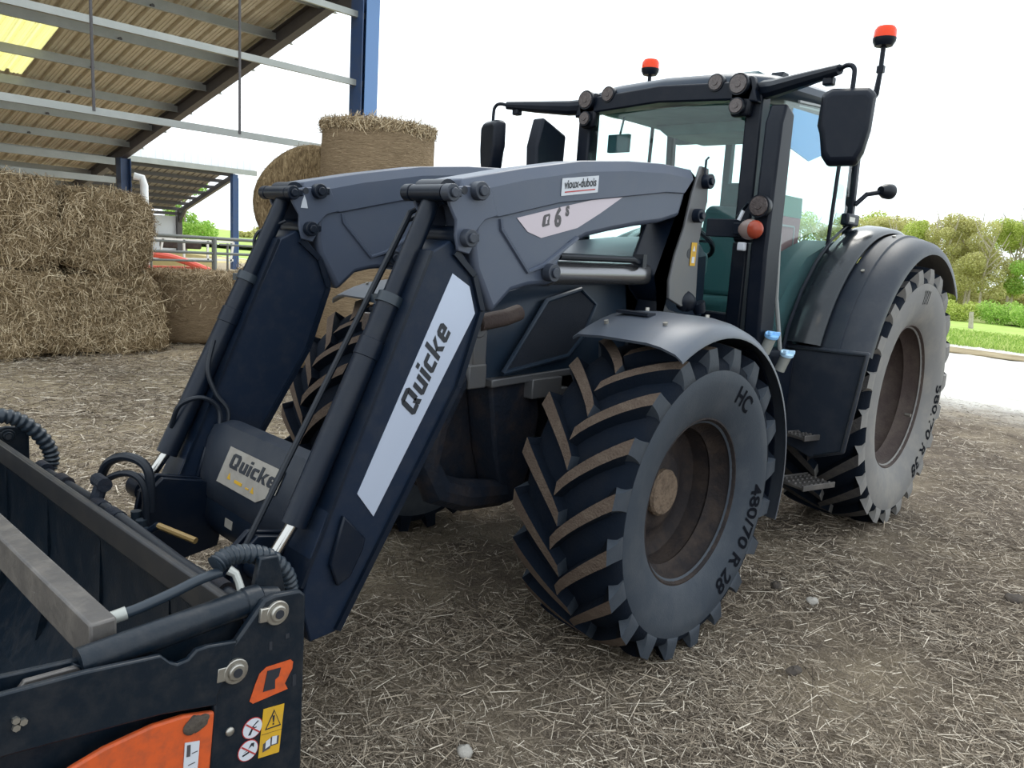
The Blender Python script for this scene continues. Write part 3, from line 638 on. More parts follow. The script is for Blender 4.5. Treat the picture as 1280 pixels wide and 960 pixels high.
mb = MB(); mb.bar((.26, -.66, 1.5), (.26, .66, 1.5), .05, .05); mb.bar((.35, -.64, 2.55), (.35, .64, 2.55), .05, .05); mb.bar((.31, -.20, 1.5), (.34, -.20, 2.55), .05, .05); mb.build('rear_window_frame', 'cab_trim', tractor)
# seat and controls
mb = MB(); mb.box((.72, 0, 1.38), (.50, .50, .14)); sc = mb.build('driver_seat', 'seat_fabric', tractor, bevel=.05, seg=3)
mb = MB(); mb.prism([(.52, 1.42), (.42, 2.02), (.46, 2.08), (.54, 2.05), (.64, 1.45)], -.24, .24); mb.build('seat_back', 'seat_fabric', sc, bevel=.05, seg=3)
mb = MB(); mb.box((.44, 0, 2.14), (.10, .28, .18)); mb.build('headrest', 'seat_fabric', sc, bevel=.04, seg=3)
mb = MB(); mb.box((.72, 0, 1.20), (.35, .35, .26)); mb.build('seat_base', 'cab_trim', sc, bevel=.02)
mb = MB(); mb.box((.72, -.34, 1.62), (.45, .10, .10)); mb.build('armrest', 'seat_fabric', sc, bevel=.03)
mb = MB(); mb.tube([(1.40, 0, 1.15), (1.20, 0, 1.78)], .05, 10); sw = mb.build('steering_column', 'cab_trim', tractor)
mb = MB(); q = Matrix.Rotation(-.55, 3, 'Y'); mb.tube([Vector((1.18, 0, 1.80)) + q @ Vector((.2 * math.cos(2 * PI * i / 24), .2 * math.sin(2 * PI * i / 24), 0)) for i in range(25)], .016, 8, False); mb.bar((1.18, -.19, 1.80), (1.18, .19, 1.80), .03, .015); mb.build('steering_wheel', 'black_plastic', sw)
mb = MB(); mb.box((1.34, 0, 1.66), (.10, .55, .16)); mb.build('dashboard', 'cab_trim', tractor, bevel=.04)
mb = MB(); mb.prism([(.77, 2.0), (.37, 2.0), (.36, 1.30), (.62, 1.30)], .375, .40); sp = mb.build('door_reflection', 'reflection_red', tractor, bevel=.006)  # panel added inside the cab to stand for a reflection in the door glass
mb = MB(); mb.prism([(.81, 2.13), (.39, 2.13), (.37, 2.0), (.77, 2.0)], .375, .402); mb.prism([(.62, 1.56), (.48, 1.56), (.47, 1.61), (.63, 1.61)], .402, .406); mb.build('reflection_band', 'reflection_green', sp)  # green part of the painted reflection
mb = MB(); mb.bar((.70, .402, 1.68), (.48, .402, 1.68), .006, .010); mb.bar((.66, .402, 1.47), (.46, .402, 1.47), .006, .010); mb.bar((.70, .402, 1.94), (.46, .402, 1.94), .006, .012); mb.bar((.46, .402, 1.94), (.45, .402, 1.72), .006, .012, (1, 0, 0)); mb.build('reflection_trim', 'seal', sp)['kind'] = 'stuff'  # pale lines of the painted reflection
for s in (1, -1):
    mb = MB(); mb.prism([(1.28, 1.05), (1.22, 1.27), (1.14, 1.45), (.98, 1.61), (.80, 1.745), (.58, 1.815), (.40, 1.86), (.36, 1.05)], .45 * s, .66 * s); mb.build('cab_wheel_arch', 'cab_trim', tractor, sharp=50)
mb = MB(); mb.tube(spl([(1.30, -.66, 1.9), (1.30, -.665, 2.2), (1.24, -.665, 2.25), (.9, -.665, 2.22)]), .012, 8); mb.build('grab_handle', 'black_plastic', tractor)
mb = MB(); mb.tube(spl([(1.05, .30, 2.48), (1.05, .30, 2.36), (1.02, .36, 2.32), (.95, .46, 2.28), (.92, .48, 2.0)]), .012, 8); mb.build('monitor_arm', 'cab_lining', tractor)
mb = MB(); mb.box((1.40, -.40, 2.38), (.03, .16, .11)); mb.tube([(1.40, -.40, 2.42), (1.42, -.36, 2.54)], .008, 6); mb.build('interior_mirror', 'cab_trim', tractor, bevel=.02)
# lamps on the roof corners
def round_lamp(parent, c, r, d=(1, 0, 0), depth=.07, lens='lamp_lens', name='work_lamp'):
    c = Vector(c); d = Vector(d).normalized(); mb = MB()
    mb.tube([c - d * depth, c - d * depth * .5, c, c + d * .006], [r * .55, r * .95, r, r * .97], 22); h = mb.build(name, 'lamp_housing', parent)
    mb = MB(); mb.tube([c + d * .004, c + d * .012], [r * .86, r * .80], 22); mb.build('lamp_lens', lens, h)
    mb = MB(); mb.tube([c + d * .010, c + d * .016], [r * .35, r * .3], 14); mb.build('reflector', 'lamp_lens', h)
    return h
for s in (1, -1):
    mb = MB(); mb.prism([(.455 * s, 2.66), (.58 * s, 2.66), (.60 * s, 2.60), (.575 * s, 2.50), (.57 * s, 2.455), (.47 * s, 2.455), (.455 * s, 2.52)], 1.545, 1.60, 'x'); lp = mb.build('lamp_panel', 'lamp_housing', tractor, bevel=.015)
    round_lamp(lp, (1.625, .515 * s, 2.615), .058); round_lamp(lp, (1.622, .515 * s, 2.505), .045)
    round_lamp(lp, (1.60, .365 * s, 2.64), .048)
# mirrors
for s in (1, -1):
    mb = MB(); mb.tube([(1.50, .60 * s, 2.60), (1.56, .70 * s, 2.59), (1.66, .90 * s, 2.595), (1.74, 1.09 * s, 2.605)], [.05, .046, .036, .024], 10); ma = mb.build('mirror_arm', 'black_plastic', tractor)
    mb = MB(); mb.tube(spl([(1.73, 1.08 * s, 2.605), (1.76, 1.13 * s, 2.615), (1.77, 1.165 * s, 2.60), (1.775, 1.175 * s, 2.55), (1.775, 1.172 * s, 2.36), (1.775, 1.165 * s, 2.30)]), .011, 10); mb.build('mirror_bracket', 'black_plastic', ma)
    mb = MB(); mb.box((1.70, 1.03 * s, 2.565), (.05, .05, .04)); mb.build('arm_joint', 'black_plastic', ma, bevel=.008)
    # housing: outline in its own plane
    dv = Vector((-.30, .954 * s, 0)); nv = Vector((.954, .30 * s, 0)); cc = Vector((1.775, 1.165 * s, 0))
    ol = [(-.115, 2.485), (-.08, 2.505), (.085, 2.505), (.115, 2.48), (.112, 2.32), (.095, 2.22), (.07, 2.165), (-.055, 2.16), (-.085, 2.20), (-.105, 2.30), (-.12, 2.34)]
    mb = MB(); k = len(ol); vs = []
    for off, scl in ((-.035, 1.), (.02, 1.), (.05, .86)):
        for a, z in ol: vs.append(cc + dv * a * scl + nv * off + Vector((0, 0, 2.33 + (z - 2.33) * scl)))
    fs = [tuple(range(k)), tuple(2 * k + j for j in range(k))] + [(i * k + j, i * k + (j + 1) % k, (i + 1) * k + (j + 1) % k, (i + 1) * k + j) for i in range(2) for j in range(k)]
    mb.add(vs, fs); mh = mb.build('mirror_housing', 'black_plastic', tractor, bevel=.012)
    mb = MB(); mb.add([cc + dv * a * .88 - nv * .037 + Vector((0, 0, 2.33 + (z - 2.33) * .9)) for a, z in ol], [tuple(range(k))]); mb.build('mirror_glass', 'chrome', mh, flat=True)
    # beacons
    mb = MB(); mb.tube([(.50, .66 * s, 2.68), (.50, .80 * s, 2.70), (.50, .82 * s, 2.74), (.507, .83 * s, 2.86), (.514, .83 * s, 3.02)], [.02, .02, .018, .014, .014], 8); mb.box((.505, .83 * s, 2.88), (.03, .04, .04)); bs = mb.build('beacon_stalk', 'black_plastic', tractor)
    mb = MB(); mb.lathe([(3.005, .02), (3.01, .05), (3.035, .064), (3.055, .066)], (.514, .83 * s, 0), 'z', 20); mb.build('beacon_base', 'black_plastic', bs)
    mb = MB(); mb.lathe([(3.055, .064), (3.10, .062), (3.118, .05), (3.122, .001)], (.514, .83 * s, 0), 'z', 20); mb.build('beacon_lens', 'beacon_amber', bs)
    # rear work lamp on its bracket
    mb = MB(); mb.tube([(.31, .72 * s, 2.10), (.27, .77 * s, 2.17), (.19, .82 * s, 2.19)], .016, 8); wb = mb.build('lamp_bracket', 'black_plastic', tractor)
    round_lamp(wb, (.12, .86 * s, 2.20), .05, (-.8, .3, 0), .09)
# front indicators on the left pillar
mb = MB(); mb.box((1.64, .545, 1.865), (.06, .21, .095)); mb.box((1.68, .66, 1.862), (.05, .08, .06)); mb.tube([(1.60, .585, 1.93), (1.64, .66, 2.0), (1.68, .72, 1.98)], .010, 6); ib = mb.build('indicator_arm', 'black_plastic', tractor, bevel=.01)
round_lamp(ib, (1.70, .75, 1.98), .060)
mb = MB(); mb.ball((1.70, .715, 1.86), .066, sc=(.5, 1, .82)); mb.build('indicator_lens', 'indicator_clear', ib)
mb = MB(); mb.ball((1.708, .745, 1.86), .056, sc=(.6, .85, .86)); mb.build('turn_lens', 'indicator_lens', ib)
mb = MB(); mb.box((1.69, .675, 1.77), (.03, .045, .045)); mb.build('position_lamp', 'sticker_white', ib, bevel=.008)
mb = MB(); mb.tube([(1.70, .665, 1.955), (1.71, .65, 1.905)], .010, 6); mb.build('cable_tie', 'sticker_white', ib)
mb = MB(); mb.box((.36, .72, 2.0), (.20, .05, .075)); lb = mb.build('latch_box', 'black_plastic', tractor, bevel=.012)
mb = MB(); mb.box((.40, .747, 2.0), (.09, .006, .03)); mb.build('latch_plate', 'zinc', lb)

# ------------------------------------------------------------------ front loader
loader = thing('front_loader', 'dark grey hydraulic front loader with two cranked arms carried on the tractor', 'loader', (3.6, 0, .3))
HW = .085
BOOM = [(3.600, 1.885), (3.33, 1.95), (2.98, 2.02), (2.65, 2.06), (2.38, 2.075), (2.135, 2.075), (2.165, 2.02), (2.21, 1.885), (2.37, 1.845), (2.55, 1.82), (2.75, 1.785), (2.92, 1.75), (3.02, 1.71), (3.06, 1.665), (3.08, 1.63), (3.07, 1.585), (3.12, 1.55), (3.26, 1.54), (3.35, 1.52), (3.45, 1.435), (3.50, 1.52), (3.55, 1.60), (3.57, 1.68), (3.565, 1.76), (3.585, 1.82)]
BAND = [(3.64, 1.872), (3.63, 1.915), (3.33, 1.985), (2.98, 2.055), (2.65, 2.095), (2.38, 2.115), (2.13, 2.115), (2.20, 1.995), (2.36, 1.985), (2.56, 1.955), (2.90, 1.905), (3.11, 1.875), (3.45, 1.795), (3.54, 1.79)]
KNEE = [(3.715, 1.875), (3.63, 1.89), (3.51, 1.90), (3.46, 1.80), (3.525, 1.78), (3.585, 1.72), (3.575, 1.69), (3.595, 1.655), (3.65, 1.665), (3.665, 1.72), (3.665, 1.77), (3.70, 1.82)]
LEG = [(3.665, 1.70), (3.60, 1.655), (3.52, 1.57), (3.475, 1.46), (3.58, 1.19), (3.72, .955), (3.87, .70), (4.0, .51), (4.10, .36), (4.20, .355), (4.235, .50), (4.20, .66), (4.03, 1.03), (3.86, 1.40), (3.74, 1.66)]
def pin(mb, x, z, y0, y1, r): mb.cyl((x, y0, z), (x, y1, z), r, n=20)
for s in (1, -1):
    yc = .515 * s; yo, yi = yc + HW, yc - HW
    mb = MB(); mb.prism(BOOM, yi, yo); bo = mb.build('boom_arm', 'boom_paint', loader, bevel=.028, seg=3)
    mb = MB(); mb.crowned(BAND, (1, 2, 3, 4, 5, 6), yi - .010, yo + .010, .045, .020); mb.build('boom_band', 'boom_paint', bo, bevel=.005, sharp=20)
    for x, z, r in ((3.71, 1.86, .028), (3.615, 1.712, .040)):
        mb = MB(); mb.cyl((x, yi, z), (x, yo, z), r, n=18); mb.build('pivot_tube', 'cylinder_paint', bo)
    for side, y0 in ((1, yo), (-1, yi)):
        mb = MB(); mb.prism(KNEE, y0, y0 + .014 * side); mb.build('knee_plate', 'boom_paint', bo, bevel=.004)
        for x, z, r in ((3.71, 1.86, .030), (3.575, 1.878, .033), (3.615, 1.712, .032), (3.155, 1.60, .036)):
            mb = MB(); pin(mb, x, z, y0 + .005 * side, y0 + .045 * side, r); pin(mb, x, z, y0 + .045 * side, y0 + .055 * side, r * .55)
            mb.box((x - .03, y0 + .018 * side, z + .004), (.055, .010, .028)); mb.build('pivot_pin', 'pin_paint' if side > 0 and s > 0 else 'cylinder_paint', bo, bevel=.003)
        mb = MB(); pin(mb, 3.635, 1.875, y0 + .008 * side, y0 + .016 * side, .014); mb.build('plate_hole', 'ink', bo)
        mb = MB(); mb.tube([(3.435, y0 + .002 * side, 1.79), (3.43, y0 + .002 * side, 1.755), (3.27, y0 + .002 * side, 1.60), (3.18, y0 + .002 * side, 1.625), (2.98, y0 + .002 * side, 1.745)], .010, 6); mb.build('boom_crease', 'boom_paint', bo)
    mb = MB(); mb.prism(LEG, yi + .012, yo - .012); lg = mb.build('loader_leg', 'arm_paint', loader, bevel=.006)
    for side, y0 in ((1, yo - .012), (-1, yi + .012)):
        # raised rim round the side face
        mb = MB(); inner = [(3.655, 1.62), (3.56, 1.555), (3.515, 1.45), (3.60, 1.20), (3.74, .95), (3.95, .62), (4.05, .52), (4.02, .83), (3.76, 1.40)]
        mb.bar((3.50, y0, 1.45), (3.60, y0, 1.17), .022, .03, (0, 1, 0)); mb.bar((3.60, y0, 1.17), (4.10, y0, .37), .022, .03, (0, 1, 0)); mb.bar((3.50, y0, 1.45), (3.55, y0, 1.58), .022, .03, (0, 1, 0)); mb.bar((3.55, y0, 1.58), (3.65, y0, 1.66), .022, .03, (0, 1, 0))
        mb.build('leg_rim', 'cylinder_paint', lg)
    # front flange of the leg
    mb = MB(); mb.bar((3.75, yc, 1.66), (4.235, yc, .56), .155, .012, (1, 0, .45)); mb.build('leg_flange', 'cylinder_paint', lg)
    mb = MB(); mb.prism([(4.14, .62), (4.09, .78), (4.0, .68), (4.01, .64), (4.06, .555), (4.11, .535)], yo - .012, yo + .008); mb.build('pivot_cover', 'cylinder_paint', lg, bevel=.006)
    # rear bracket that carries the boom
    mb = MB(); mb.prism([(2.075, 2.14), (2.0, 2.135), (1.98, 1.98), (2.0, 1.90), (2.02, 1.78), (1.99, 1.47), (2.13, 1.45), (2.25, 1.49), (2.26, 1.58), (2.23, 1.70), (2.17, 1.84), (2.13, 2.01)], yo - .005, yo + .012)
    mb.prism([(2.075, 2.14), (2.0, 2.135), (1.98, 1.98), (2.0, 1.90), (2.02, 1.78), (1.99, 1.47), (2.13, 1.45), (2.25, 1.49), (2.26, 1.58), (2.23, 1.70), (2.17, 1.84), (2.13, 2.01)], yi - .012, yi + .005)
    br = mb.build('loader_bracket', 'bracket_paint', loader, bevel=.005)
    mb = MB(); mb.prism([(2.13, 2.10), (2.22, 1.89), (2.31, 1.70), (2.36, 1.60), (2.33, 1.53), (2.21, 1.44), (2.0, 1.40), (1.95, 1.2), (2.25, .9), (2.5, .95), (2.3, 1.3), (2.22, 1.6), (2.14, 1.84), (2.09, 2.08)], yi, yo - .008); mb.build('bracket_web', 'cylinder_paint', br, bevel=.006)
    for x, z, r in ((2.03, 2.07, .036), (2.085, 1.90, .034)):
        mb = MB(); pin(mb, x, z, yo, yo + .05, r); pin(mb, x, z, yo + .05, yo + .062, r * .5); mb.build('bracket_pin', 'cylinder_paint', br, bevel=.003)
    mb = MB(); mb.tube([(2.05, yo + .02, 2.09), (2.05, yo + .02, 2.17), (2.03, yo + .02, 2.185)], .006, 6)
    mb.build('pin_handle', 'cylinder_paint', br)
    mb = MB(); pin(mb, 2.10, 1.715, yo + .009, yo + .0135, .026); mb.build('bracket_hole', 'ink', br)
    mb = MB(); lump(mb, (2.06, yo + .0, 1.475), .06, (1.2, .6, .8)); mb.tube([(1.99, yo + .02, 1.47), (1.97, yo + .03, 1.42)], [.04, .03], 10); mb.build('lock_housing', 'black_plastic', br, sharp=80)
    # lift cylinder
    mb = MB(); mb.cyl((3.08, yc, 1.595), (2.34, yc, 1.60), .052, n=24); mb.cyl((3.14, yc, 1.60), (3.06, yc, 1.596), .06, n=24); cy = mb.build('lift_cylinder', 'cylinder_steel', loader)
    mb = MB(); mb.cyl((2.35, yc, 1.60), (2.20, yc, 1.60), .03, n=16); mb.build('piston_rod', 'chrome', cy)
    mb = MB(); mb.tube([(3.05, yo - .03, 1.665), (2.52, yo - .03, 1.668), (2.50, yo - .03, 1.66), (2.44, yo - .03, 1.655)], .015, 10); mb.box((2.46, yo - .03, 1.665), (.03, .05, .06)); mb.build('pressure_pipe', 'hose_rubber', cy)
    # tilt cylinder in front of the leg
    tb = MB(); yt = .50 * s if s > 0 else -.515
    A = Vector((3.67, yt, 1.865)); B = Vector((3.845, yt, 1.50)); Cc = Vector((4.215, yt, .745)); Dd = Vector((4.305, yt, .63))
    tb.cyl(A, B + (Cc - B) * .1, .034, n=20); tb.cyl((A.x, yt - .07, A.z), (A.x, yt + .07, A.z), .045, n=20); tc_ = tb.build('tilt_cylinder', 'cylinder_paint', loader)
    mb = MB(); d = (Cc - B).normalized(); mb.tube([B, B + d * .17, B + d * .172, B + d * .235, B + d * .237, Cc], [.041, .041, .046, .046, .043, .043], 22); mb.build('cylinder_barrel', 'cylinder_paint', tc_, sharp=30)
    mb = MB(); mb.cyl(Cc - d * .02, Dd, .021, n=16); mb.build('piston_rod', 'chrome', tc_)
    mb = MB(); mb.cyl((4.315, yt - .05, .615), (4.315, yt + .05, .615), .05, n=18); mb.cyl(Dd, (4.315, yt, .615), .035); mb.build('rod_eye', 'cylinder_paint', tc_)
    mb = MB(); q = B + d * .02; mb.tube([q - d * .018, q + d * .018], .048, 20); mb.bar(q + Vector((0, -.045, 0)), q + Vector((0, -.11, 0)), .03, .03); mb.build('pipe_clamp', 'hose_guard', tc_)
    # steel pipes along the leg
    if s > 0:
        mb = MB(); mb.tube([(3.55, .40, 1.86), (3.70, .40, 1.79), (4.01, .40, 1.24), (4.33, .40, .67), (4.38, .40, .60)], .011, 8); mb.build('pressure_pipe', 'hose_rubber', loader)
        mb = MB(); mb.tube([(3.60, .36, 1.80), (3.68, .36, 1.76), (4.0, .36, 1.2), (4.22, .36, .82)], .009, 8); mb.build('pressure_pipe', 'hose_rubber', loader)
# carrier plates at the foot of each leg
for s in (1, -1):
    for yy in (.35, .41):
        mb = MB(); mb.prism([(4.02, .60), (4.14, .66), (4.30, .70), (4.37, .64), (4.40, .50), (4.46, .40), (4.47, .15), (4.38, .12), (4.34, .26), (4.22, .34), (4.08, .36)], yy * s - .012, yy * s + .012); mb.build('carrier_plate', 'cylinder_paint', loader, bevel=.004)
mb = MB(); mb.bar((4.43, -.62, .22), (4.43, .62, .22), .06, .08); mb.build('carrier_crossbar', 'cylinder_paint', loader)
mb = MB(); mb.tube([(4.44, -.18, .47), (4.42, -.17, .56), (4.40, -.14, .585)], .016, 8); lv = mb.build('hitch_lever', 'loader_paint', loader)
mb = MB(); mb.tube([(4.40, -.14, .585), (4.33, .02, .56)], .012, 8); mb.build('lever_grip', 'lever_tan', lv)
# torsion tube and its cover
mb = MB(); mb.cyl((4.0, -.45, .62), (4.0, .45, .62), .095, n=24); mb.build('torsion_tube', 'loader_paint', loader)
mb = MB(); mb.prism([(3.92, .44), (4.10, .43), (4.135, .50), (4.12, .62), (3.92, .62)], -.44, .44); mb.build('torsion_beam', 'loader_paint', loader, bevel=.012)
def cover():
    mb = MB(); prof = [(3.86, .50), (3.85, .72), (3.92, .86), (4.0, .905), (4.055, .895), (4.085, .84), (4.125, .68), (4.13, .60), (4.10, .52), (4.02, .46)]
    k = len(prof); vs = []
    for y, sc_ in ((-.43, .90), (-.36, .97), (-.30, 1.), (.30, 1.), (.38, .93), (.43, .80)):
        vs += [(4.0 + (x - 4.0) * sc_, y, .62 + (z - .62) * sc_) for x, z in prof]
    mb.add(vs, [(i * k + j, i * k + (j + 1) % k, (i + 1) * k + (j + 1) % k, (i + 1) * k + j) for i in range(5) for j in range(k)] + [tuple(range(k)), tuple(5 * k + j for j in range(k))])
    c = mb.build('tube_cover', 'fender_plastic', loader, sharp=30)
    w = Vector((-.243, 0, .97)); u = Vector((0, 1, 0)); o = Vector((4.127, -.22, .683))
    poly_decal('name_plate', [[(-.02, 0), (.30, 0), (.42, .06), (.45, .155), (.03, .155)]], o + Vector((.001, 0, 0)), u, w, 'sticker_cream', c)
    poly_decal('plate_lettering', [[(.05 + a * .36, .075 + b * .062) for a, b in q] for q in WORD], o + Vector((.003, 0, .001)), u, w, 'ink', c)
    poly_decal('plate_symbol', [[(.06, .03), (.085, .03), (.072, .055)], rect(.12, .028, .18, .04), rect(.21, .028, .235, .034), [(.25, .024), (.275, .024), (.262, .048)]], o + Vector((.003, 0, .001)), u, w, 'yellow_sticker', c)
    poly_decal('small_label', [rect(-.06, 0, .0, .035)], Vector((4.1335, -.10, .515)), u, Vector((-.124, 0, .99)), 'sticker_cream', loader)
cover()
# printed panels on the near arm
YF = .60
u, w = Vector((-1, 0, 0)), Vector((0, 0, 1))
poly_decal('silver_panel', [[(-3.65, 1.585), (-4.03, .84), (-3.96, .745), (-3.53, 1.44), (-3.565, 1.54)][::-1][::-1]], (0, YF - .011, 0), u, w, 'silver_sticker', loader)
LU = Vector((-.465, 0, .885)).normalized()  # reading direction of the arm lettering (up the arm)
LW = Vector((-LU.z, 0, LU.x)); LW = Vector((.885, 0, .465))
poly_decal('arm_lettering', [[(a * .345, b * .085) for a, b in q] for q in WORD], Vector((3.800, YF - .0085, 1.080)), LU, LW * 1, 'ink', loader, .0015)
poly_decal('model_panel', [[(-3.35, 1.80), (-3.285, 1.752), (-3.205, 1.733), (-2.985, 1.785), (-2.84, 1.855), (-2.69, 1.935), (-2.9, 1.905), (-3.1, 1.86)]], (0, YF + .001, 0), u, w, 'pink_sticker', loader)
def logo(o, u, w, sx, sy, m, m2, parent, nm):
    poly_decal(nm, [[(a * sx, b * sy) for a, b in LOGO_OUT]], o, u, w, m, parent, .0012)
    n = Vector(u).cross(Vector(w)).normalized()
    poly_decal('logo_slot', [[(.36 * sx, .22 * sy), (.62 * sx, .28 * sy), (.60 * sx, .52 * sy), (.70 * sx, .56 * sy), (.76 * sx, .80 * sy), (.46 * sx, .74 * sy)]], Vector(o) + n * .0013, u, w, m2, parent, .001)
logo((3.205, YF + .0032, 1.775), u, Vector((.05, 0, 1)), .045, .055, 'ink_grey', 'pink_sticker', loader, 'model_logo')
decal_text('model_number', '6', .10, (3.113, YF + .0045, 1.815), u + Vector((0, 0, .12)), w, 'ink_grey', loader, .004, 0, .8)
decal_text('model_suffix', 'S', .052, (3.058, YF + .0045, 1.846), u + Vector((0, 0, .12)), w, 'ink_grey', loader, .003, 0, .85)
du = Vector((-1, 0, .155)).normalized(); dw = Vector((0, 0, 1))
poly_decal('dealer_sticker', [rect(0, 0, .235, .068)], (3.115, YF + .0115, 1.902), du, dw, 'sticker_white', loader)
decal_text('dealer_lettering', 'vioux-dubois', .048, Vector((3.115, YF + .0150, 1.902)) + du * .1175 + dw * .042, du, dw, 'ink', loader, .0012, 0, .82)
poly_decal('dealer_line', [rect(.02, .011, .215, .016)], (3.115, YF + .0140, 1.902), du, dw, 'ink_red', loader, .0005)
poly_decal('warning_label', [rect(0, 0, .05, .115)], (2.095, YF + .014, 1.655), u, w, 'yellow_sticker', loader)
poly_decal('label_picture', [rect(.012, .014, .038, .045), [(.012, .072), (.038, .072), (.025, .10)]], (2.095, YF + .0165, 1.655), u, w, 'sticker_white', loader, .0005)
poly_decal('triangle_sticker', [[(0, 0), (.035, 0), (.028, .03), (.0175, .055), (.007, .03)]], (3.66, -.415, 1.80), u, w, 'sticker_white', loader)
# hoses on the far leg
mb = MB(); mb.tube(spl([(4.02, -.49, 1.22), (4.06, -.46, 1.10), (4.04, -.43, 1.0), (4.0, -.40, .92), (4.03, -.38, .80)]), .010, 8); mb.build('hydraulic_hose', 'hose_rubber', loader)
mb = MB(); mb.tube(spl([(4.20, -.50, .86), (4.18, -.46, .96), (4.10, -.42, .99), (4.04, -.40, .93), (4.06, -.37, .80)]), .010, 8); mb.build('hydraulic_hose', 'hose_rubber', loader)
for q in ([(3.70, -.47, 1.74), (3.77, -.52, 1.69), (3.79, -.53, 1.62), (3.74, -.49, 1.56)], [(3.70, -.50, 1.73), (3.79, -.55, 1.68), (3.80, -.55, 1.60), (3.74, -.52, 1.55)]):
    mb = MB(); mb.tube(spl(q), .007, 8); mb.build('hydraulic_hose', 'hose_rubber', loader)
mb = MB(); mb.tube(spl([(4.48, -.52, .66), (4.46, -.46, .76), (4.42, -.36, .80), (4.38, -.28, .76), (4.38, -.26, .60)]), .018, 10); mb.tube(spl([(4.50, -.48, .63), (4.47, -.42, .71), (4.43, -.32, .745), (4.40, -.27, .70), (4.40, -.25, .56)]), .013, 10); mb.build('hydraulic_hose', 'hose_rubber', loader)
for i in range(3):
    mb = MB(); mb.cyl((4.42, -.30 + .05 * i, .40), (4.42, -.30 + .05 * i, .60 - .02 * i), .020, n=10); mb.build('hose_coupling', 'hose_guard', loader)

# ------------------------------------------------------------------ grapple bucket
bucket = thing('grapple_bucket', 'black steel grapple bucket with orange grapple plate in front of the tractor', 'bucket', (4.5, 1.1, 0))
PL = [(4.607, .84), (4.538, .831), (4.522, .815), (4.535, .35), (4.56, .08), (4.90, .04), (4.80, .30), (4.775, .469), (4.752, .709), (4.634, .835)]
for s, y0 in ((1, 1.088), (-1, -1.088)):
    mb = MB(); mb.prism(PL, y0 - .010, y0 + .012); ep = mb.build('end_plate', 'bucket_steel', bucket, bevel=.006)
    for x, z, a in ((4.605, .797, 2.5), (4.712, .688, 3.0)):
        f = y0 + .012 * s if s > 0 else y0 + .010
        g = 1; mb = MB()
        mb.cyl((x, f, z), (x, f + .010 * g, z), .030, n=22); mb.cyl((x, f + .010 * g, z), (x, f + .017 * g, z), .021, .019, n=20)
        mb.bar((x, f + .004 * g, z), (x + .045, f + .004 * g, z + .006), .010, .034, (0, 0, 1))
        pw = mb.build('pin_washer', 'zinc' if s > 0 else 'bucket_steel', ep, bevel=.002)
    for x, z in ((4.605, .797), (4.712, .688)):
        mb = MB(); mb.cyl((x, y0 + .028, z), (x, y0 + .031, z), .011, n=14); mb.build('pin_bore', 'ink', ep)
mb = MB(); mb.ball((4.726, 1.102, .539), .011, sc=(1, .6, 1)); mb.build('plate_bolt', 'zinc', bucket)
for x, z, dx, dz in ((4.62, .715, .008, .022), (4.575, .725, .010, .012), (4.556, .60, .010, .03)):
    mb = MB(); mb.box((x, 1.1005, z), (dx, .002, dz)); mb.build('plate_slot', 'ink', bucket)
# shell
sh = [(4.675, .81), (4.672, .55), (4.70, .25), (4.80, .10), (4.98, .055), (5.65, .03), (5.65, .015), (4.97, .035), (4.78, .08), (4.66, .24), (4.650, .55), (4.655, .81)]
mb = MB(); mb.prism(sh, -1.075, 1.035); mb.build('bucket_shell', 'bucket_steel', bucket)
mb = MB(); mb.bar((4.672, -1.06, .775), (4.672, 1.0, .775), .022, .085, (0, 0, 1)); mb.build('rear_lip', 'lip_steel', bucket, bevel=.006)
for i in range(4):
    mb = MB(); y = -.85 + .5 * i; mb.prism([(4.675, .72), (4.69, .40), (4.74, .20), (4.70, .20), (4.665, .40), (4.66, .72)], y - .02, y + .02); mb.build('shell_rib', 'bucket_steel', bucket)
for s, y0 in ((1, 1.035), (-1, -1.075)):
    mb = MB(); mb.prism([(4.66, .78), (4.95, .80), (5.16, .825), (5.60, .86), (5.66, .02), (4.95, .03), (4.70, .2)], y0 - .008, y0 + .008); mb.build('side_wall', 'bucket_steel', bucket, bevel=.003)
# grapple cross beam
mb = MB(); mb.prism([(4.930, .86), (4.985, .86), (4.988, .765), (4.932, .765)], -1.0, 1.012); mb.build('cross_beam', 'worn_steel', bucket, bevel=.006)
# grapple: side bar, cylinder, orange cheek
mb = MB(); mb.prism([(5.45, .86), (5.169, .824), (5.027, .812), (4.879, .791), (4.860, .768), (4.845, .758), (4.822, .760), (4.803, .775), (4.777, .775), (4.707, .762), (4.757, .642), (4.757, .622), (4.883, .654), (4.964, .667), (5.176, .698), (5.45, .72)], 1.092, 1.108); mb.build('grapple_arm', 'bucket_steel', bucket, bevel=.004)
mb = MB(); mb.prism([(5.30, .50), (5.17, .58), (5.057, .615), (4.997, .628), (4.9, .634), (4.831, .627), (4.762, .606), (4.78, .42), (4.86, .26), (5.1, .30), (5.3, .40)], 1.088, 1.104); ck = mb.build('grapple_cheek', 'orange', bucket, bevel=.005)
mb = MB(); lump(mb, (4.81, 1.106, .598), .022, (1.2, .35, .9)); lump(mb, (4.79, 1.106, .602), .012, (1.2, .35, .9)); mb.build('mud_splash', 'dark_clod', ck, sharp=80)
poly_decal('rating_label', [[(-4.833, .563), (-4.841, .47), (-4.809, .46), (-4.80, .553)]], (0, 1.105, 0), (-1, 0, 0), (0, 0, 1), 'sticker_white', ck)
poly_decal('rating_print', [[(-4.829, .556), (-4.831, .528), (-4.823, .526), (-4.821, .554)], rect(-4.827, .490, -4.812, .492), rect(-4.828, .505, -4.812, .507), rect(-4.819, .530, -4.806, .532)], (0, 1.1075, 0), (-1, 0, 0), (0, 0, 1), 'ink_grey', ck, .0005)
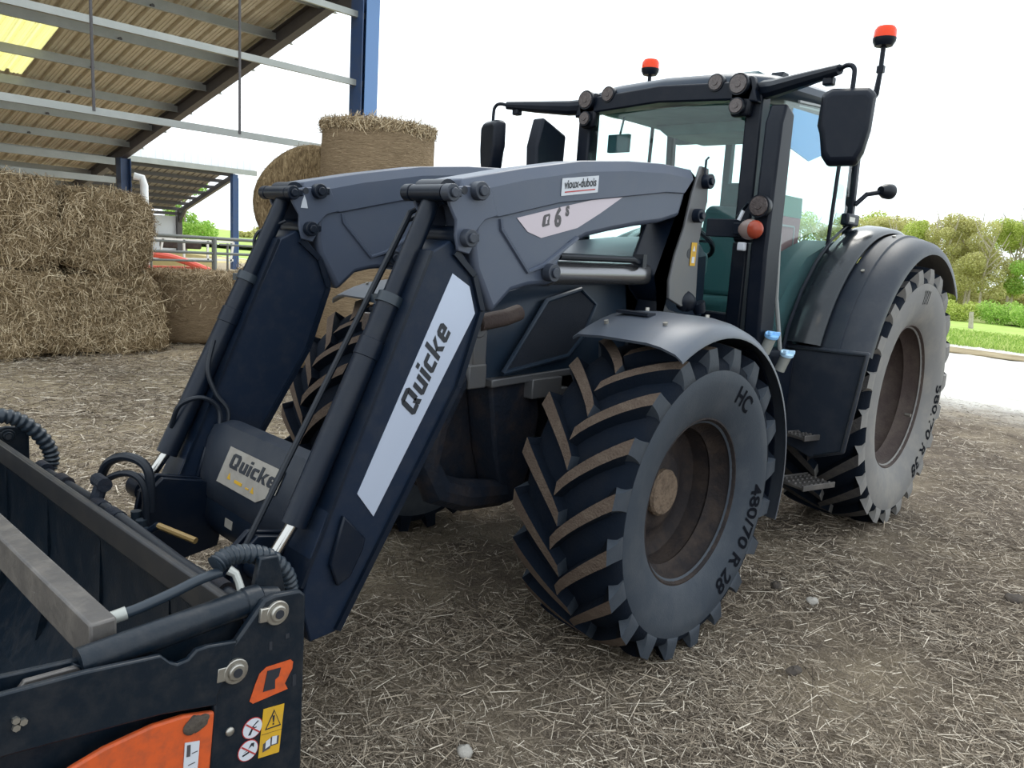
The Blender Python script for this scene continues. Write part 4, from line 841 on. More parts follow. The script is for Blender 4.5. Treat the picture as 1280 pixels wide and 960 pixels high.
mb = MB(); mb.tube([(4.575, 1.045, .805), (4.62, 1.045, .815), (4.622, 1.045, .815), (4.66, 1.045, .816), (4.662, 1.045, .816), (5.02, 1.045, .800)], [.028, .030, .037, .037, .033, .033], 22); gc = mb.build('grapple_cylinder', 'bucket_steel', bucket, sharp=30)
mb = MB(); mb.cyl((5.015, 1.045, .80), (5.06, 1.045, .72), .018); mb.build('cylinder_lug', 'bucket_steel', gc)
mb = MB(); mb.prism([(4.53, .80), (4.55, .90), (4.60, .905), (4.62, .82)], 1.0, 1.02); mb.build('hose_tab', 'bucket_steel', bucket, bevel=.004)
mb = MB(); mb.prism([(5.12, .812), (5.03, .806), (5.02, .795), (5.08, .785), (5.14, .790)], 1.052, 1.066); mb.build('grapple_lug', 'worn_steel', bucket, bevel=.003)
for x, z in ((5.150, .765), (5.150, .750), (5.138, .757)):
    mb = MB(); mb.cyl((x, 1.106, z), (x, 1.116, z), .007, n=6); mb.build('grease_nipple', 'zinc', bucket)
# hoses
mb = MB(); mb.tube(spl([(4.690, .995, .888), (4.74, .995, .884), (4.80, .99, .868), (4.87, .985, .853), (4.905, .98, .847)]), .0125, 12); h1 = mb.build('grapple_hose', 'hose_guard', bucket)
mb = MB(); mb.tube([(4.900, .98, .848), (4.93, .975, .843)], .015, 12); mb.cyl((4.93, .975, .846), (4.945, .975, .83), .011); mb.build('hose_ferrule', 'galvanised', h1)
mb = MB(); mb.tube([(4.655, 1.03, .838), (4.657, 1.02, .862), (4.660, 1.01, .880), (4.672, 1.0, .890)], [.010, .009, .010, .012], 10); mb.build('hose_elbow', 'galvanised', h1)
def corrugated(name, pts, r):
    P_ = [Vector(p) for p in pts]; out = []; n = 110
    for i in range(n + 1):
        t = i / n * (len(P_) - 1); k = min(int(t), len(P_) - 2); f = t - k
        a, b, c, d = P_[max(k - 1, 0)], P_[k], P_[k + 1], P_[min(k + 2, len(P_) - 1)]
        out.append(.5 * ((2 * b) + (c - a) * f + (2 * a - 5 * b + 4 * c - d) * f * f + (3 * b - a - 3 * c + d) * f ** 3))
    mb = MB(); mb.tube(out, [r * (1 + .12 * math.sin(i * PI / 2.6)) for i in range(n + 1)], 12); return mb.build(name, 'hose_guard', bucket, sharp=60)
corrugated('corrugated_sleeve', [(4.700, .99, .905), (4.675, .985, .915), (4.64, .98, .915), (4.59, .975, .900), (4.54, .97, .870), (4.50, .965, .82), (4.485, .96, .775), (4.48, .955, .72)], .0225)
corrugated('corrugated_sleeve', [(4.75, -1.0, .90), (4.645, -1.0, .905), (4.575, -1.0, .875), (4.51, -1.0, .81), (4.47, -1.0, .735), (4.465, -1.0, .675), (4.49, -1.0, .645), (4.55, -.97, .63)], .030)
mb = MB(); mb.tube([(4.62, .93, .775), (4.62, .60, .770), (4.62, .30, .778), (4.62, .12, .785), (4.62, -.25, .775), (4.62, -.62, .765)], [.018, .018, .020, .018, .018, .018], 12); bp_ = mb.build('feed_pipe', 'hose_rubber', bucket)
for y in (.85, .15, .02, -.33, -.55):
    mb = MB(); mb.cyl((4.62, y - .035, .776), (4.62, y + .035, .776), .027, n=14); mb.build('pipe_joint', 'cast_iron', bp_)
mb = MB(); mb.cyl((4.62, -.02, .78), (4.59, -.04, .84), .022, n=10); mb.cyl((4.585, -.10, .835), (4.595, .0, .84), .024, n=10)
mb.build('pipe_elbow', 'cast_iron', bp_)
# emblem, warning signs
u, w = Vector((-1, 0, 0)), Vector((0, 0, 1))
poly_decal('orange_emblem', [[(-4.668, .585), (-4.575, .585), (-4.583, .603), (-4.562, .635), (-4.560, .652), (-4.567, .660), (-4.632, .665), (-4.650, .655), (-4.662, .630), (-4.676, .594)]], (0, 1.101, 0), u, w, 'orange', bucket, .0015)
poly_decal('emblem_slot', [[(-4.642, .605), (-4.610, .601), (-4.610, .624), (-4.600, .629), (-4.594, .650), (-4.630, .655)]], (0, 1.1028, 0), u, w, 'ink', bucket, .001)
poly_decal('warning_sticker', [[(-4.655, .434), (-4.599, .424), (-4.584, .549), (-4.640, .558)]], (0, 1.101, 0), u, w, 'yellow_sticker', bucket, .0012)
tri = [[(-4.637, .501), (-4.594, .496), (-4.597, .4995), (-4.633, .5035)], [(-4.637, .501), (-4.633, .5035), (-4.611, .541), (-4.612, .546)], [(-4.594, .496), (-4.612, .546), (-4.611, .541), (-4.597, .4995)], [(-4.6165, .531), (-4.6105, .530), (-4.6125, .513), (-4.6155, .5135)], rect(-4.6165, .506, -4.6125, .5105), [(-4.646, .492), (-4.592, .484), (-4.592, .4845), (-4.646, .4928)]]
poly_decal('warning_triangle', tri, (0, 1.1025, 0), u, w, 'ink', bucket, .0006)
poly_decal('manual_symbol', [[(-4.644, .445), (-4.625, .447), (-4.622, .452), (-4.602, .449), (-4.599, .470), (-4.618, .476), (-4.624, .471), (-4.642, .466)]], (0, 1.1025, 0), u, w, 'ink_grey', bucket, .0006)
poly_decal('manual_page', [[(-4.637, .452), (-4.624, .455), (-4.623, .474), (-4.635, .471)], [(-4.620, .455), (-4.607, .453), (-4.605, .473), (-4.618, .476)]], (0, 1.1035, 0), u, w, 'sticker_white', bucket, .0006)
for (cx, cz, k) in ((4.669, .5215, 0), (4.681, .468, 1)):
    def disc(r): return [(-cx + r * math.cos(2 * PI * i / 24), cz + r * math.sin(2 * PI * i / 24)) for i in range(24)]
    e = poly_decal('prohibition_sign', [disc(.0265)], (0, 1.101, 0), u, w, 'ink_red', bucket, .0010)
    poly_decal('sign_face', [disc(.0245)], (0, 1.1020, 0), u, w, 'sticker_white', e, .0006)
    q = [[(-cx - .012, cz - .014), (-cx - .006, cz - .016), (-cx + .004, cz + .004), (-cx, cz + .006)], [(-cx + .002, cz + .004), (-cx + .016, cz + .012), (-cx + .014, cz + .015), (-cx + .002, cz + .007)], [(-cx - .002, cz - .002), (-cx + .010, cz - .002), (-cx + .010, cz + .0005), (-cx - .002, cz + .001)]] if k == 0 else [[(-cx, cz + .004), (-cx + .008, cz + .016), (-cx + .016, cz + .014), (-cx + .014, cz + .002), (-cx + .010, cz + .009)], [(-cx - .016, cz - .006), (-cx + .004, cz - .002), (-cx + .002, cz - .007), (-cx - .014, cz - .010)], [(-cx - .012, cz - .001), (-cx, cz + .002), (-cx - .001, cz)]]
    poly_decal('sign_figure', q, (0, 1.1026, 0), u, w, 'ink', e, .0005)
    poly_decal('sign_bar', [[(-cx - .018, cz + .0155), (-cx - .0155, cz + .018), (-cx + .018, cz - .0155), (-cx + .0155, cz - .018)]], (0, 1.1030, 0), u, w, 'ink_red', e, .0006)
bucket.rotation_euler = (.02, 0, .022)

# ------------------------------------------------------------------ straw bales
def bale_box(x0, x1, y0, y1, z0, z1, label, n_str, flare=0.):
    b = thing('straw_bale', label, 'bale', ((x0 + x1) / 2, (y0 + y1) / 2, z0), 'square bales in the tall stack')
    nx, ny, nz = 12, 10, 12; mb = MB(); vs = {}
    ph = rng.uniform(0, 6, 9)
    def P(i, j, k):
        u_, v_, w_ = i / nx * 2 - 1, j / ny * 2 - 1, k / nz * 2 - 1
        # soften the edges
        f = 1 - .035 * (abs(u_) ** 6 * abs(v_) ** 6 + abs(u_) ** 6 * abs(w_) ** 6 + abs(v_) ** 6 * abs(w_) ** 6)
        x = (x0 + x1) / 2 + (x1 - x0) / 2 * u_ * f; y = (y0 + y1) / 2 + (y1 - y0) / 2 * v_ * f; z = (z0 + z1) / 2 + (z1 - z0) / 2 * w_ * f
        a = .03 * math.sin(7 * x + ph[0]) * math.sin(6 * z + ph[1]) + .02 * math.sin(15 * x + ph[2] + 2 * math.sin(4 * z)) + .012 * math.sin(23 * z + ph[3] + x * 9)
        if abs(v_) == 1: y += a * v_ + flare * max(0, .7 - z) * .25
        if abs(u_) == 1: x += (a * .8) * u_ + (-flare * max(0, .8 - z) * .22 if u_ < 0 else 0)
        if abs(w_) == 1: z += a * .6 * w_
        return Vector((x, y, z))
    faces = []
    def grid(fn, A, B):
        o = len(mb.v); pts = [fn(a, c) for a in range(A + 1) for c in range(B + 1)]
        mb.add(pts, [(a * (B + 1) + c, (a + 1) * (B + 1) + c, (a + 1) * (B + 1) + c + 1, a * (B + 1) + c + 1) for a in range(A) for c in range(B)])
    grid(lambda a, c: P(a, 0, c), nx, nz); grid(lambda a, c: P(a, ny, c), nx, nz); grid(lambda a, c: P(0, a, c), ny, nz); grid(lambda a, c: P(nx, a, c), ny, nz); grid(lambda a, c: P(a, c, 0), nx, ny); grid(lambda a, c: P(a, c, nz), nx, ny)
    core = mb.build('bale_core', 'bale_core', b, sharp=80)
    # loose straw on the faces one can see: front (+y), low-x side, top
    me = core.data; po = np.array([tuple(p.center + Vector(core.location) + ORG[b]) for p in me.polygons]); no = np.array([tuple(p.normal) for p in me.polygons]); ar = np.array([p.area for p in me.polygons])
    vis = (no[:, 1] > .4) | (no[:, 0] < -.4) | (no[:, 2] > .4); idx = np.where(vis)[0]; p = ar[idx] / ar[idx].sum()
    ch = rng.choice(idx, n_str, p=p); n = len(ch); nr = no[ch].copy()
    t1 = np.cross(nr, np.array([.3, .5, .8])); t1 /= np.linalg.norm(t1, axis=1, keepdims=True); t2 = np.cross(nr, t1)
    pos = po[ch] + t1 * rng.uniform(-.08, .08, n)[:, None] + t2 * rng.uniform(-.08, .08, n)[:, None] + nr * rng.uniform(-.005, .03, n)[:, None]
    dr = rng.normal(0, 1, (n, 3)); dr[:, 2] *= 1.5; dr -= nr * ((dr * nr).sum(1) * .72)[:, None]
    nr2 = nr + rng.normal(0, .3, (n, 3)); nr2 /= np.linalg.norm(nr2, axis=1, keepdims=True)
    strands('loose_straw', pos, dr, nr2, rng.lognormal(math.log(.095), .45, n).clip(.03, .26), rng.uniform(.003, .0065, n), 'straw', b, curl=.3)
    return b
bale_box(1.36, 2.44, -10.0, -7.86, 0, 1.02, 'lower square straw bale at the right end of the tall stack', 15000, 1.)
bale_box(1.40, 2.46, -10.0, -7.84, 1.03, 2.03, 'upper square straw bale at the right end of the tall stack', 15000)
bale_box(2.45, 3.62, -10.0, -7.80, 0, 1.05, 'lower square straw bale at the left picture edge', 15000, .6)
bale_box(2.48, 3.62, -10.0, -7.82, 1.06, 2.13, 'upper square straw bale at the left picture edge', 15000)
def round_bale(c, r, h, label, tilt=None, n_str=6000, net=True, zstraw=.72):
    """standing cylinder of straw in net wrap, ragged straw round the top"""
    b = thing('round_bale', label, 'bale', c, 'round bales'); c = Vector(c)
    prof = [(0, .001), (0, r * .9), (.03, r * .97), (.10, r), (h * .5, r * 1.015), (h - .12, r), (h - .03, r * .97), (h, r * .88), (h + .02, .001)]
    M = tilt if tilt is not None else Matrix.Identity(3)
    mb = MB(); mb.lathe(prof, (0, 0, 0), 'z', 40); k = len(mb.v); ph = rng.uniform(0, 6, 3)
    mb.v = [tuple(c + M @ (Vector(v) * (1 + .012 * math.sin(5 * math.atan2(v[1], v[0]) + ph[0] + 3 * v[2])))) for v in mb.v]
    mb.build('bale_core', 'net_wrap' if net else 'bale_core', b, sharp=80)
    n = n_str; t = rng.uniform(0, 2 * PI, n); top = rng.random(n) < .45
    rr = np.where(top, r * np.sqrt(rng.random(n)), r * 1.005); z = np.where(top, h + .01, h * (zstraw + (1.02 - zstraw) * rng.random(n) ** .6))
    pos = np.stack([rr * np.cos(t), rr * np.sin(t), z], 1); nr = np.where(top[:, None], np.array([[0, 0, 1.]]), np.stack([np.cos(t), np.sin(t), 0 * t], 1)) + rng.normal(0, .25, (n, 3)); nr /= np.linalg.norm(nr, axis=1, keepdims=True)
    dr = rng.normal(0, 1, (n, 3)); dr -= nr * ((dr * nr).sum(1) * .88)[:, None]
    Mn = np.array(M); pos = pos @ Mn.T + np.array(c); nr = nr @ Mn.T; dr = dr @ Mn.T
    strands('loose_straw', pos, dr, nr, rng.lognormal(math.log(.10), .45, n).clip(.03, .26), rng.uniform(.003, .006, n), 'straw', b, curl=.25)
    return b
round_bale((-.10, -5.02, 0), .66, 1.60, 'round straw bale on the ground below the tall net wrapped one, mostly behind the loader', n_str=500)
round_bale((-.10, -5.02, 1.62), .655, 1.33, 'net wrapped round bale standing highest above the loader arms', zstraw=.93)
round_bale((.22, -6.30, 0), .70, 1.22, 'round straw bale on the ground seen between the loader rod and leg', n_str=1200)
vd = Vector((-.62, -.78, .06)).normalized(); rt = vd.orthogonal().normalized(); tl = Matrix((rt, vd.cross(rt), vd)).transposed()
round_bale((.17, -5.95, 2.00), .76, 1.20, 'brown round bale lying on its side beside the standing top bale', tilt=tl, n_str=9000, net=False, zstraw=.0)
round_bale((.48, -8.85, 0), .74, .99, 'weathered round bale with straw hanging over its side next to the tall stack', n_str=6000, zstraw=.45)

# ------------------------------------------------------------------ barn
barn = thing('barn', 'open steel barn with ribbed sheet roof, blue posts and galvanised purlins', 'barn', (-1.5, -7.4, 0))
RS = .2246; RA = 7.268; RIDGE = -6.9
def zr(y): return RA + RS * y if y <= RIDGE else RA + RS * (2 * RIDGE - y)
XF = -1.5
for fx in (XF, 4.6, 10.7):
    for (ya, yb) in ((-20.6, RIDGE),):
        mb = MB(); p0, p1 = Vector((fx, ya, zr(ya) - .17)), Vector((fx, yb, zr(yb) - .17))
        mb.bar(p0, p1, .012, .26); mb.bar(p0 + Vector((0, 0, .13)), p1 + Vector((0, 0, .13)), .16, .014); mb.bar(p0 - Vector((0, 0, .13)), p1 - Vector((0, 0, .13)), .16, .014)
        mb.build('rafter', 'rafter_paint', barn)
    for py in (-17.0, -7.40):
        top = zr(py) - .30; mb = MB(); mb.box((fx, py, top / 2), (.22, .012, top)); mb.box((fx - .11, py, top / 2), (.014, .30, top)); mb.box((fx + .11, py, top / 2), (.014, .30, top))
        mb.build('post', 'blue_steel', barn)
        sg = 1 if py < RIDGE else -1
        if py in (-7.4, -17.0):
            mb = MB(); mb.prism([(py, zr(py) - .30), (py - .9 * sg, zr(py - .9 * sg) - .30), (py, zr(py) - .75)], fx - .07, fx + .07, 'x'); mb.build('haunch', 'rafter_paint', barn)
mb = MB(); mb.box((XF - .05, -7.235, 2.6), (.23, .012, 5.1)); mb.build('post_lit_face', 'blue_steel_skylit', barn)  # strip in lighter blue paints the sky light on this side of the post
# purlins
ys = [-9.94 - 1.328 * i for i in range(9)] + [-8.6, -7.27]
for y in ys:
    mb = MB(); z = zr(y) - .02; mb.box((5.5, y, z - .07), (14.6, .012, .15)); mb.box((5.5, y + .025, z - .145), (14.6, .06, .010)); mb.box((5.5, y - .025, z + .0), (14.6, .06, .010)); p = mb.build('purlin', 'galvanised', barn)
    if -21 < y < -7:
        mb = MB(); mb.cyl((.55, y, z - .12), (.55, y + .05, z - .12), .03, n=10); mb.build('purlin_bolt', 'rafter_paint', p)
# ribbed sheets, one column of sheets per 1.08 m
RIBP = [(0, 0), (.0, 0), (.165, 0), (.185, .055), (.245, .055), (.265, 0), (.27, 0)]
def ribbed(name, x0, nrib, y0, y1, m, parent, zf, th=0.):
    pr = []
    for k in range(nrib):
        b = x0 + .27 * k; pr += [(b, 0), (b + .045, 0), (b + .052, .010), (b + .066, .010), (b + .073, 0), (b + .105, 0), (b + .112, .010), (b + .126, .010), (b + .133, 0), (b + .175, 0), (b + .190, .06), (b + .250, .06), (b + .265, 0)]
    pr.append((x0 + .27 * nrib, 0)); mb = MB(); k = len(pr)
    mb.add([(x, y0, zf(y0) + .03 + z) for x, z in pr] + [(x, y1, zf(y1) + .03 + z) for x, z in pr], [(i, i + 1, k + i + 1, k + i) for i in range(k - 1)])
    return mb.build(name, m, parent, flat=True)
for i in range(14):
    x0 = -1.94 + 1.08 * i
    if i == 3:
        ribbed('roof_sheet', x0, 4, -21.3, -13.92, 'roof_sheet', barn, zr); ribbed('skylight_sheet', x0, 4, -13.92, -11.70, 'skylight', barn, zr); ribbed('roof_sheet', x0, 4, -11.70, RIDGE, 'roof_sheet', barn, zr)
    else:
        ribbed('roof_sheet', x0, 4, -21.3, -9.6, 'roof_sheet', barn, zr); ribbed('roof_sheet', x0, 4, -9.62, RIDGE, 'roof_sheet', barn, zr)
# wall rails on the inner post row, hung on thin rods
for z in (2.93, 3.93, 4.88):
    mb = MB(); mb.box((5.5, -7.40, z), (14.0, .05, .085)); mb.build('wall_rail', 'galvanised', barn)
for x in (.44, 2.23, 6.5, 8.5):
    mb = MB(); mb.cyl((x, -7.375, 2.93), (x, -7.375, 5.5), .018, n=8); mb.build('hanger_rod', 'rafter_paint', barn)
mb = MB(); mb.tube([(XF - .15, -16.78, 2.75), (XF - .30, -16.70, 2.72), (XF - .34, -16.68, 2.55), (XF - .34, -16.68, 0)], .09, 12); mb.build('downpipe', 'white_sheet', barn)
mb = MB(); mb.bar((XF + .2, -17.0, 3.05), (4.5, -17.0, 3.05), .10, .16); mb.bar((XF + .2, -17.0, 2.62), (4.5, -17.0, 2.62), .10, .14); mb.build('eave_beam', 'galvanised', barn)

# second barn behind
barn2 = thing('barn', 'far open barn with dark sheeted roof and pale cladding behind the metal gate', 'barn', (-8, -30, 0))
YE, ZE = -27.8, 3.98; YB, ZB = -33.2, 2.45; XG = -9.6
def z2(y): return ZE + (YE - y) / (YE - YB) * (ZB - ZE)
for i in range(17):
    ribbed('roof_sheet', XG + .22 + 1.08 * i, 4, YE, YB - .3, 'old_sheet', barn2, z2)
for i in range(7):
    y = YE - .3 - .85 * i; mb = MB(); mb.box((XG + 9.1, y, z2(y) - .07), (18.4, .06, .14)); mb.build('purlin', 'rafter_paint', barn2)
mb = MB(); mb.box((XG + 8.6, YE + .12, ZE - .02), (19.0, .16, .20)); mb.build('gutter', 'galvanised', barn2)
for i in range(17):
    x0 = XG - .9 + 1.08 * i; pr = []
    for k in range(4): b = x0 + .27 * k; pr += [(b, 0), (b + .14, 0), (b + .16, .05), (b + .24, .05), (b + .26, 0)]
    k = len(pr); mb = MB(); mb.add([(x, YE + .06 + q, ZE + .08) for x, q in pr] + [(x, YE + .06 + q, ZE + .48 + (.04 if q else 0)) for x, q in pr], [(j, j + 1, k + j + 1, k + j) for j in range(k - 1)]); mb.build('fascia_panel', 'white_sheet', barn2, flat=True)
for x in (XG, -3.6, 2.4):
    mb = MB(); mb.bar((x, YE, ZE - .22), (x, YB, ZB - .22), .14, .20); mb.build('rafter', 'rafter_paint', barn2)
    for y in (YE, YB):
        zt = z2(y) - .15; mb = MB(); mb.box((x, y, zt / 2), (.22, .24, zt)); mb.build('post', 'blue_steel' if y == YE else 'rafter_paint', barn2)
    mb = MB(); mb.prism([(YB, ZB - .25), (YB + .8, ZB + .0), (YB, ZB - .8)], x - .06, x + .06, 'x'); mb.build('haunch', 'rafter_paint', barn2)
    mb = MB(); mb.box((x - .12, YE + .02, 1.9), (.02, .24, 3.6)); mb.build('post_lit_face', 'blue_steel_skylit', barn2)  # lit side of the post, its brightness put into the colour
for k in range(5):
    mb = MB(); mb.box((XG + 1.9 + 3.6 * k, YB - .1, 1.05), (3.58, .06, 2.0)); mb.build('cladding_panel', 'pale_cladding', barn2)
mb = MB(); mb.bar((XG, YB + .1, 2.16), (8, YB + .1, 2.16), .10, .14); mb.bar((XG, YB + .1, 1.15), (8, YB + .1, 1.15), .08, .08); mb.build('wall_rail', 'rafter_paint', barn2)

# ------------------------------------------------------------------ gate, machines, far things
gate = thing('metal_gate', 'galvanised tubular gate rails beyond the bales behind the loader', 'gate', (-1.5, -13.0, 0))
def rail(z0, z1, xa, xb, r, nm='rail'):
    mb = MB(); mb.cyl((xa, -13.0, z0), (xb, -13.0, z1), r, n=10); mb.build(nm, 'gate_steel', gate)
rail(1.48, 1.40, 2.2, -9, .035); rail(1.15, 1.13, 2.2, -9, .03)
rail(1.35, 1.35, 2.2, -1.83, .025); rail(.96, .98, 2.2, -1.83, .025); rail(1.33, 1.28, -1.95, -9, .022)
for x in (1.3, -.55, -1.83, -2.12, -4.2, -6.5):
    mb = MB(); big = x in (-1.83, -4.2, -6.5); mb.cyl((x, -13.0, 0 if big else .62), (x, -13.0, 1.46 if big else 1.36), .05 if big else .022, n=10); mb.build('upright', 'gate_steel', gate)
# red hay machine
hay = thing('hay_tedder', 'red hay machine with bent arms parked behind the gate', 'farm machine', (-1.6, -16.5, 0))
mb = MB(); mb.tube(spl([(1.4, -16.5, .70), (.0, -16.5, .98), (-1.0, -16.5, .74)]), .07, 8); mb.build('curved_arm', 'machine_red', hay)
mb = MB(); mb.tube(spl([(-1.3, -16.4, .98), (-2.3, -16.4, .90), (-3.3, -16.4, .58)]), .08, 8); mb.build('curved_arm', 'machine_red', hay)
mb = MB(); mb.bar((1.4, -16.6, .62), (-3.2, -16.6, .60), .16, .12); mb.build('main_beam', 'machine_red', hay)
mb = MB(); mb.tube(spl([(.6, -17.2, .8), (-.1, -17.2, 1.5), (-.6, -17.2, 1.95), (-1.0, -17.2, 2.05)]), .045, 8); mb.build('marker_boom', 'machine_red', hay)
mb = MB(); lump(mb, (-1.0, -17.2, 2.05), .20, (1.4, .6, .7)); mb.build('tine_bundle', 'rim_dusty', hay, sharp=80)
for x in (-.9, -1.2, 1.0):
    mb = MB(); mb.cyl((x, -16.2, .45), (x, -16.2, .75), .13, n=10); mb.build('rotor_hub', 'machine_yellow', hay)
for x in (1.2, -.3, -2.6):
    mb = MB(); mb.lathe([(-.08, .18), (-.10, .28), (0, .30), (.10, .28), (.08, .18)], (x, -16.2, .30), 'y', 18); mb.build('wheel', 'rubber', hay)
rack = thing('feed_barrier', 'white framed feed barrier with dark openings behind the red hay machine', 'barrier', (-2, -19, 0))
for z in (.75, 1.27):
    mb = MB(); mb.bar((1, -19, z), (-5.2, -19, z), .06, .06); mb.build('barrier_rail', 'machine_white', rack)
for i in range(10):
    x = 1 - .68 * i; mb = MB(); mb.bar((x, -19, .7), (x - (.10 if i % 3 == 0 else 0), -19, 1.28), .06, .05, (1, 0, 0)); mb.build('barrier_bar', 'machine_white', rack)
mb = MB(); mb.prism([(1.0, .2), (1, .8), (.4, .9), (-.6, .82), (-1.6, .92), (-2.6, .8), (-3.6, .9), (-5, .8), (-5, .2)], -19.9, -19.6); mb.build('barrier_backing', 'dry_grass', rack)
for i in range(8):
    mb = MB(); mb.box((.62 - .68 * i, -19.3, 1.12), (.46, .2, .20)); mb.build('dark_board', 'rim_dusty', rack, bevel=.05)  # dark boards standing behind the barrier bars
# trees
def foliage(name, blobs, n, size, m, parent):
    cs = np.array([b[:3] for b in blobs]); rs = np.array([b[3] for b in blobs]); p = rs ** 2 / (rs ** 2).sum(); ch = rng.choice(len(blobs), n, p=p)
    d = rng.normal(0, 1, (n, 3)); d /= np.linalg.norm(d, axis=1, keepdims=True); rad = rs[ch] * (1 - .55 * rng.random(n) ** 1.8)
    pos = cs[ch] + d * rad[:, None] * np.array([1, 1, .85]); a = rng.normal(0, 1, (n, 3)); a /= np.linalg.norm(a, axis=1, keepdims=True); b = np.cross(a, rng.normal(0, 1, (n, 3))); b /= np.linalg.norm(b, axis=1, keepdims=True)
    s = (size * rng.uniform(.6, 1.3, n))[:, None]
    v = np.stack([pos - a * s - b * s * .6, pos + a * s - b * s * .6, pos + a * s + b * s * .6, pos - a * s + b * s * .6], 1).reshape(-1, 3) - np.array(ORG[parent])
    return raw(name, v, np.arange(n * 4).reshape(-1, 4), m, parent, 'stuff')
def tree(x, y, h, w, m, label, trunk='pale_bark', n=1700, size=.16, low=.35, group=None, cat='tree', zb=None):
    z0 = float(gz(np.array(x), 0)) - .05 if zb is None else zb; t = thing('tree', label, cat, (x, y, z0), group); q = random.random
    mb = MB(); top = Vector((x + .5 * (q() - .5), y + .5 * (q() - .5), z0 + h * .9)); mid = Vector((x + .4 * (q() - .5), y + .4 * (q() - .5), z0 + h * .45))
    mb.tube([(x, y, z0), mid, top], [.03 * h * .5, .02 * h * .5, .03], 7)
    t1 = mb.build('trunk', trunk, t); mb = MB()
    for k in range(9):
        s = Vector((x, y, z0)).lerp(mid, 0) if False else mid.lerp(top, .0 + .8 * q()) if k else mid; a = q() * 2 * PI
        mb.tube([s, s + Vector((math.cos(a) * w * .3, math.sin(a) * w * .3, h * .14)), s + Vector((math.cos(a) * w * .45, math.sin(a) * w * .45, h * .28))], [.05, .035, .015], 5)
    mb.build('branches', trunk, t1)['kind'] = 'stuff'
    bl = []
    for k in range(13):
        a = q() * 2 * PI; zz = low + (1 - low) * q(); rad = w * .5 * math.sqrt(q()) * (1.05 - .5 * abs(zz - .6)); bl.append((x + rad * math.cos(a), y + rad * math.sin(a), z0 + h * min(zz, .93), w * (.16 + .14 * q())))
    foliage('crown', bl, n, size, m, t); return t
KINDS = {'t': ('leaf_tan', 'tan budding birch'), 's': ('leaf_spring', 'yellow green birch'), 'p': ('leaf_tan', 'pale tan poplar'), 'f': ('leaf_fresh', 'bright green tree')}
# front row of the wood edge, counted from the right picture edge towards the tractor
ORD = ['first', 'second', 'third', 'fourth', 'fifth', 'sixth', 'seventh', 'eighth', 'ninth']
for i, (x, y, h, k) in enumerate([(-49, -6.6, 6.9, 'f'), (-50, -7.7, 6.3, 's'), (-48.5, -8.9, 6.0, 't'), (-50, -10.1, 6.3, 't'), (-49.2, -11.4, 6.5, 'p'), (-50.4, -12.6, 6.4, 't'), (-49, -13.9, 6.2, 's'), (-50, -15.2, 6.3, 't'), (-49.5, -16.6, 6.2, 'p')]):
    m, nm = KINDS[k]
    tree(x, y, h, 2.5, m, '%s, %s from the right picture edge in the front tree row' % (nm, ORD[i]), n=10000, size=.042, low=.30, group='front trees of the wood edge')
for i in range(14):
    x, y = -56 - 3 * (i % 3), -27 + 1.75 * i; k = 'tsptstptststpt'[i]; m, nm = KINDS[k]
    tree(x, y, 6.9 + .5 * math.sin(i * 2.1), 3.4, m, nm + ' behind the front row of the wood', n=7000, size=.065, low=.06, group=nm + ' trees deeper in the wood')
def bush(x, y, r, m, label, group=None, n=1600, zb=None, sz=.10):
    z0 = float(gz(np.array(x), 0)) - .05 if zb is None else zb; t = thing('bush', label, 'bush', (x, y, z0), group)
    mb = MB()
    for k in range(5): mb.tube([(x, y, z0), (x + r * .5 * math.cos(k * 1.3), y + r * .5 * math.sin(k * 1.3), z0 + r * .9)], [.03, .012], 5)
    mb.build('stems', 'bark', t)['kind'] = 'stuff'
    foliage('leaves', [(x + r * .6 * math.cos(k * 1.1), y + r * .6 * math.sin(k * 1.1), z0 + r * (.45 + .3 * (k % 3) / 2), r * .6) for k in range(6)], n, sz, m, t)
for x, y, r, wh in [(-42, -5.0, 1.0, 'at the right picture edge'), (-43, -6.7, 1.1, 'left of the one at the picture edge'), (-42.5, -8.6, .95, 'standing nearest the fence post'), (-43.5, -10.6, .7, 'partly behind the rear fender')]:
    bush(x, y, r, 'leaf_spring' if r < 1 else 'leaf_fresh', 'rounded green bush below the trees, ' + wh, 'bushes at the wood edge', 5000, sz=.035)
for i in range(13):
    bush(-63 - 2 * (i % 2), -27 + 2.1 * i, 2.0, 'leaf_tan' if i % 3 else 'leaf_spring', ('tan' if i % 3 else 'yellow green') + ' thicket closing the gaps deep in the wood', 'tan thicket deep in the wood' if i % 3 else 'yellow green thicket deep in the wood', 4500, sz=.08)
sheet('hedge_bank', np.linspace(-62, -43.5, 8), np.linspace(-40, 12, 30), lambda X, Y: gz(X, 0) + .02 + .5 * (1 - ((X + 52.5) / 9.2) ** 2) + .1 * np.sin(Y), 'hedge_bank', 'scrubby bank under the trees of the wood edge')
t = thing('fence_post', 'pale weathered wooden fence post in the green meadow', 'post', (-31, -5.35, float(gz(np.array(-31.), 0))))
mb = MB(); b0 = float(gz(np.array(-31.), 0)); mb.tube([(-31, -5.35, b0 - .1), (-30.95, -5.42, b0 + .66)], [.10, .085], 10); mb.build('post_shaft', 'wood_post', t)
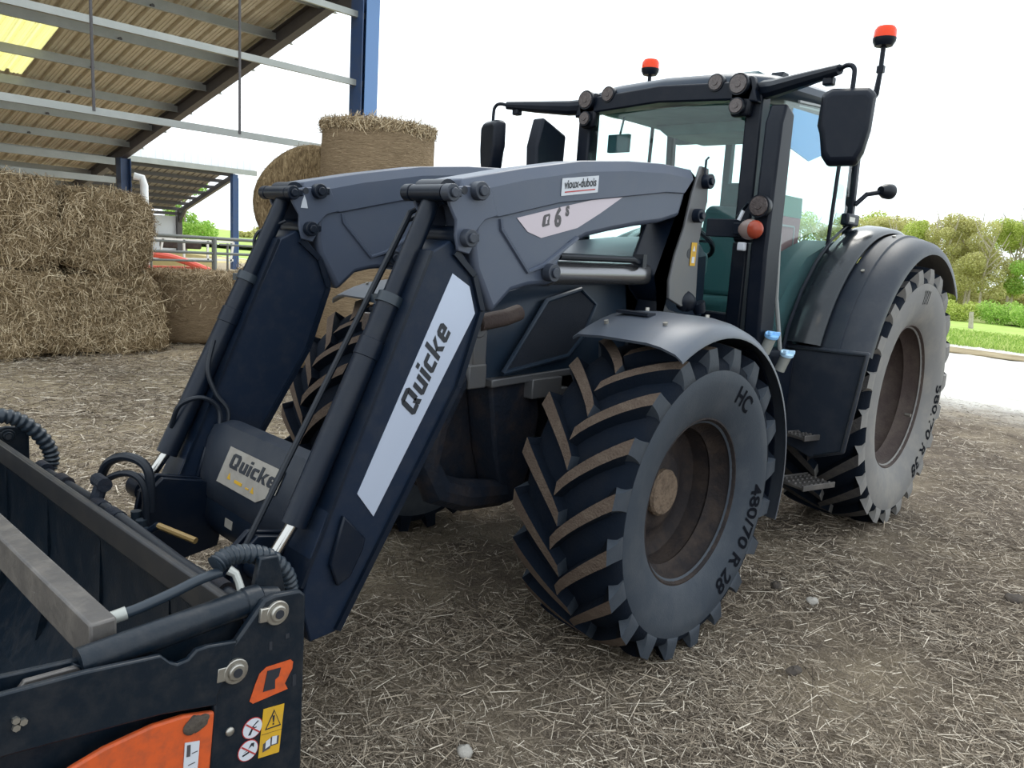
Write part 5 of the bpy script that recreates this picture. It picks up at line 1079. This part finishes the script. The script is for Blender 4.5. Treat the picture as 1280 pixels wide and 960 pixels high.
mb = MB(); mb.cyl((-30.95, -5.42, b0 + .655), (-30.95, -5.42, b0 + .675), .075, n=10); mb.build('post_top', 'stone', t)
for z in (.25, .45):
    pass
tree(-16.3, -48, 4.9, 2.7, 'leaf_fresh', 'fresh green tree standing alone behind the far barn', 'bark', n=9000, size=.06, low=.16, zb=-.05)
for i in range(12):
    bush(-58 + 6.3 * i + 2 * math.sin(i * 3), -100 - 5 * math.cos(i), 1.3 + .4 * math.sin(i * 2.2), 'leaf_tan', 'distant hedge bush on the horizon behind the barns', 'distant hedge bushes on the horizon', 900, zb=.1, sz=.22)
pl = thing('dead_tree', 'thin bare tree on the horizon to the right of the green tree', 'tree', (-30, -60, 0))
mb = MB(); mb.tube([(-30, -60, 0), (-30.2, -60, 3.2), (-31.0, -60, 6.2)], [.16, .12, .05], 7); mb.build('trunk', 'bark', pl)
mb = MB()
for k in range(6): mb.tube([(-30.3 - .1 * k, -60, 3.4 + .5 * k), (-30.3 - .1 * k + (.9 if k % 2 else -.9), -60.2, 4.2 + .5 * k)], [.05, .015], 5)
mb.build('bare_branch', 'bark', pl)['kind'] = 'stuff'
def grass():
    n = 26000; x = rng.uniform(-24, -15.7, n); y = rng.uniform(-9, 3, n); z = gz(x, 0) - .02
    a = rng.uniform(0, 2 * PI, n); nr = np.stack([np.cos(a), np.sin(a), 0 * a], 1); d = np.stack([rng.normal(0, .35, n), rng.normal(0, .35, n), np.ones(n)], 1); ln = rng.uniform(.08, .22, n)
    o = strands('grass_tufts', np.stack([x, y, z + ln * .4], 1), d, nr, ln, rng.uniform(.012, .03, n), 'grass_blade', curl=.3); tag(o, 'short green grass along the meadow edge')
    n = 9000; x = rng.uniform(-12, 1, n); y = rng.uniform(-24, -17, n); ln = rng.uniform(.1, .4, n); a = rng.uniform(0, 2 * PI, n); nr = np.stack([np.cos(a), np.sin(a), 0 * a], 1); d = np.stack([rng.normal(0, .35, n), rng.normal(0, .35, n), np.ones(n)], 1)
grass()
for o in S.objects:
    if o.type == 'MESH' and o.parent is None and 'label' not in o and 'kind' not in o: print('UNTAGGED', o.name)
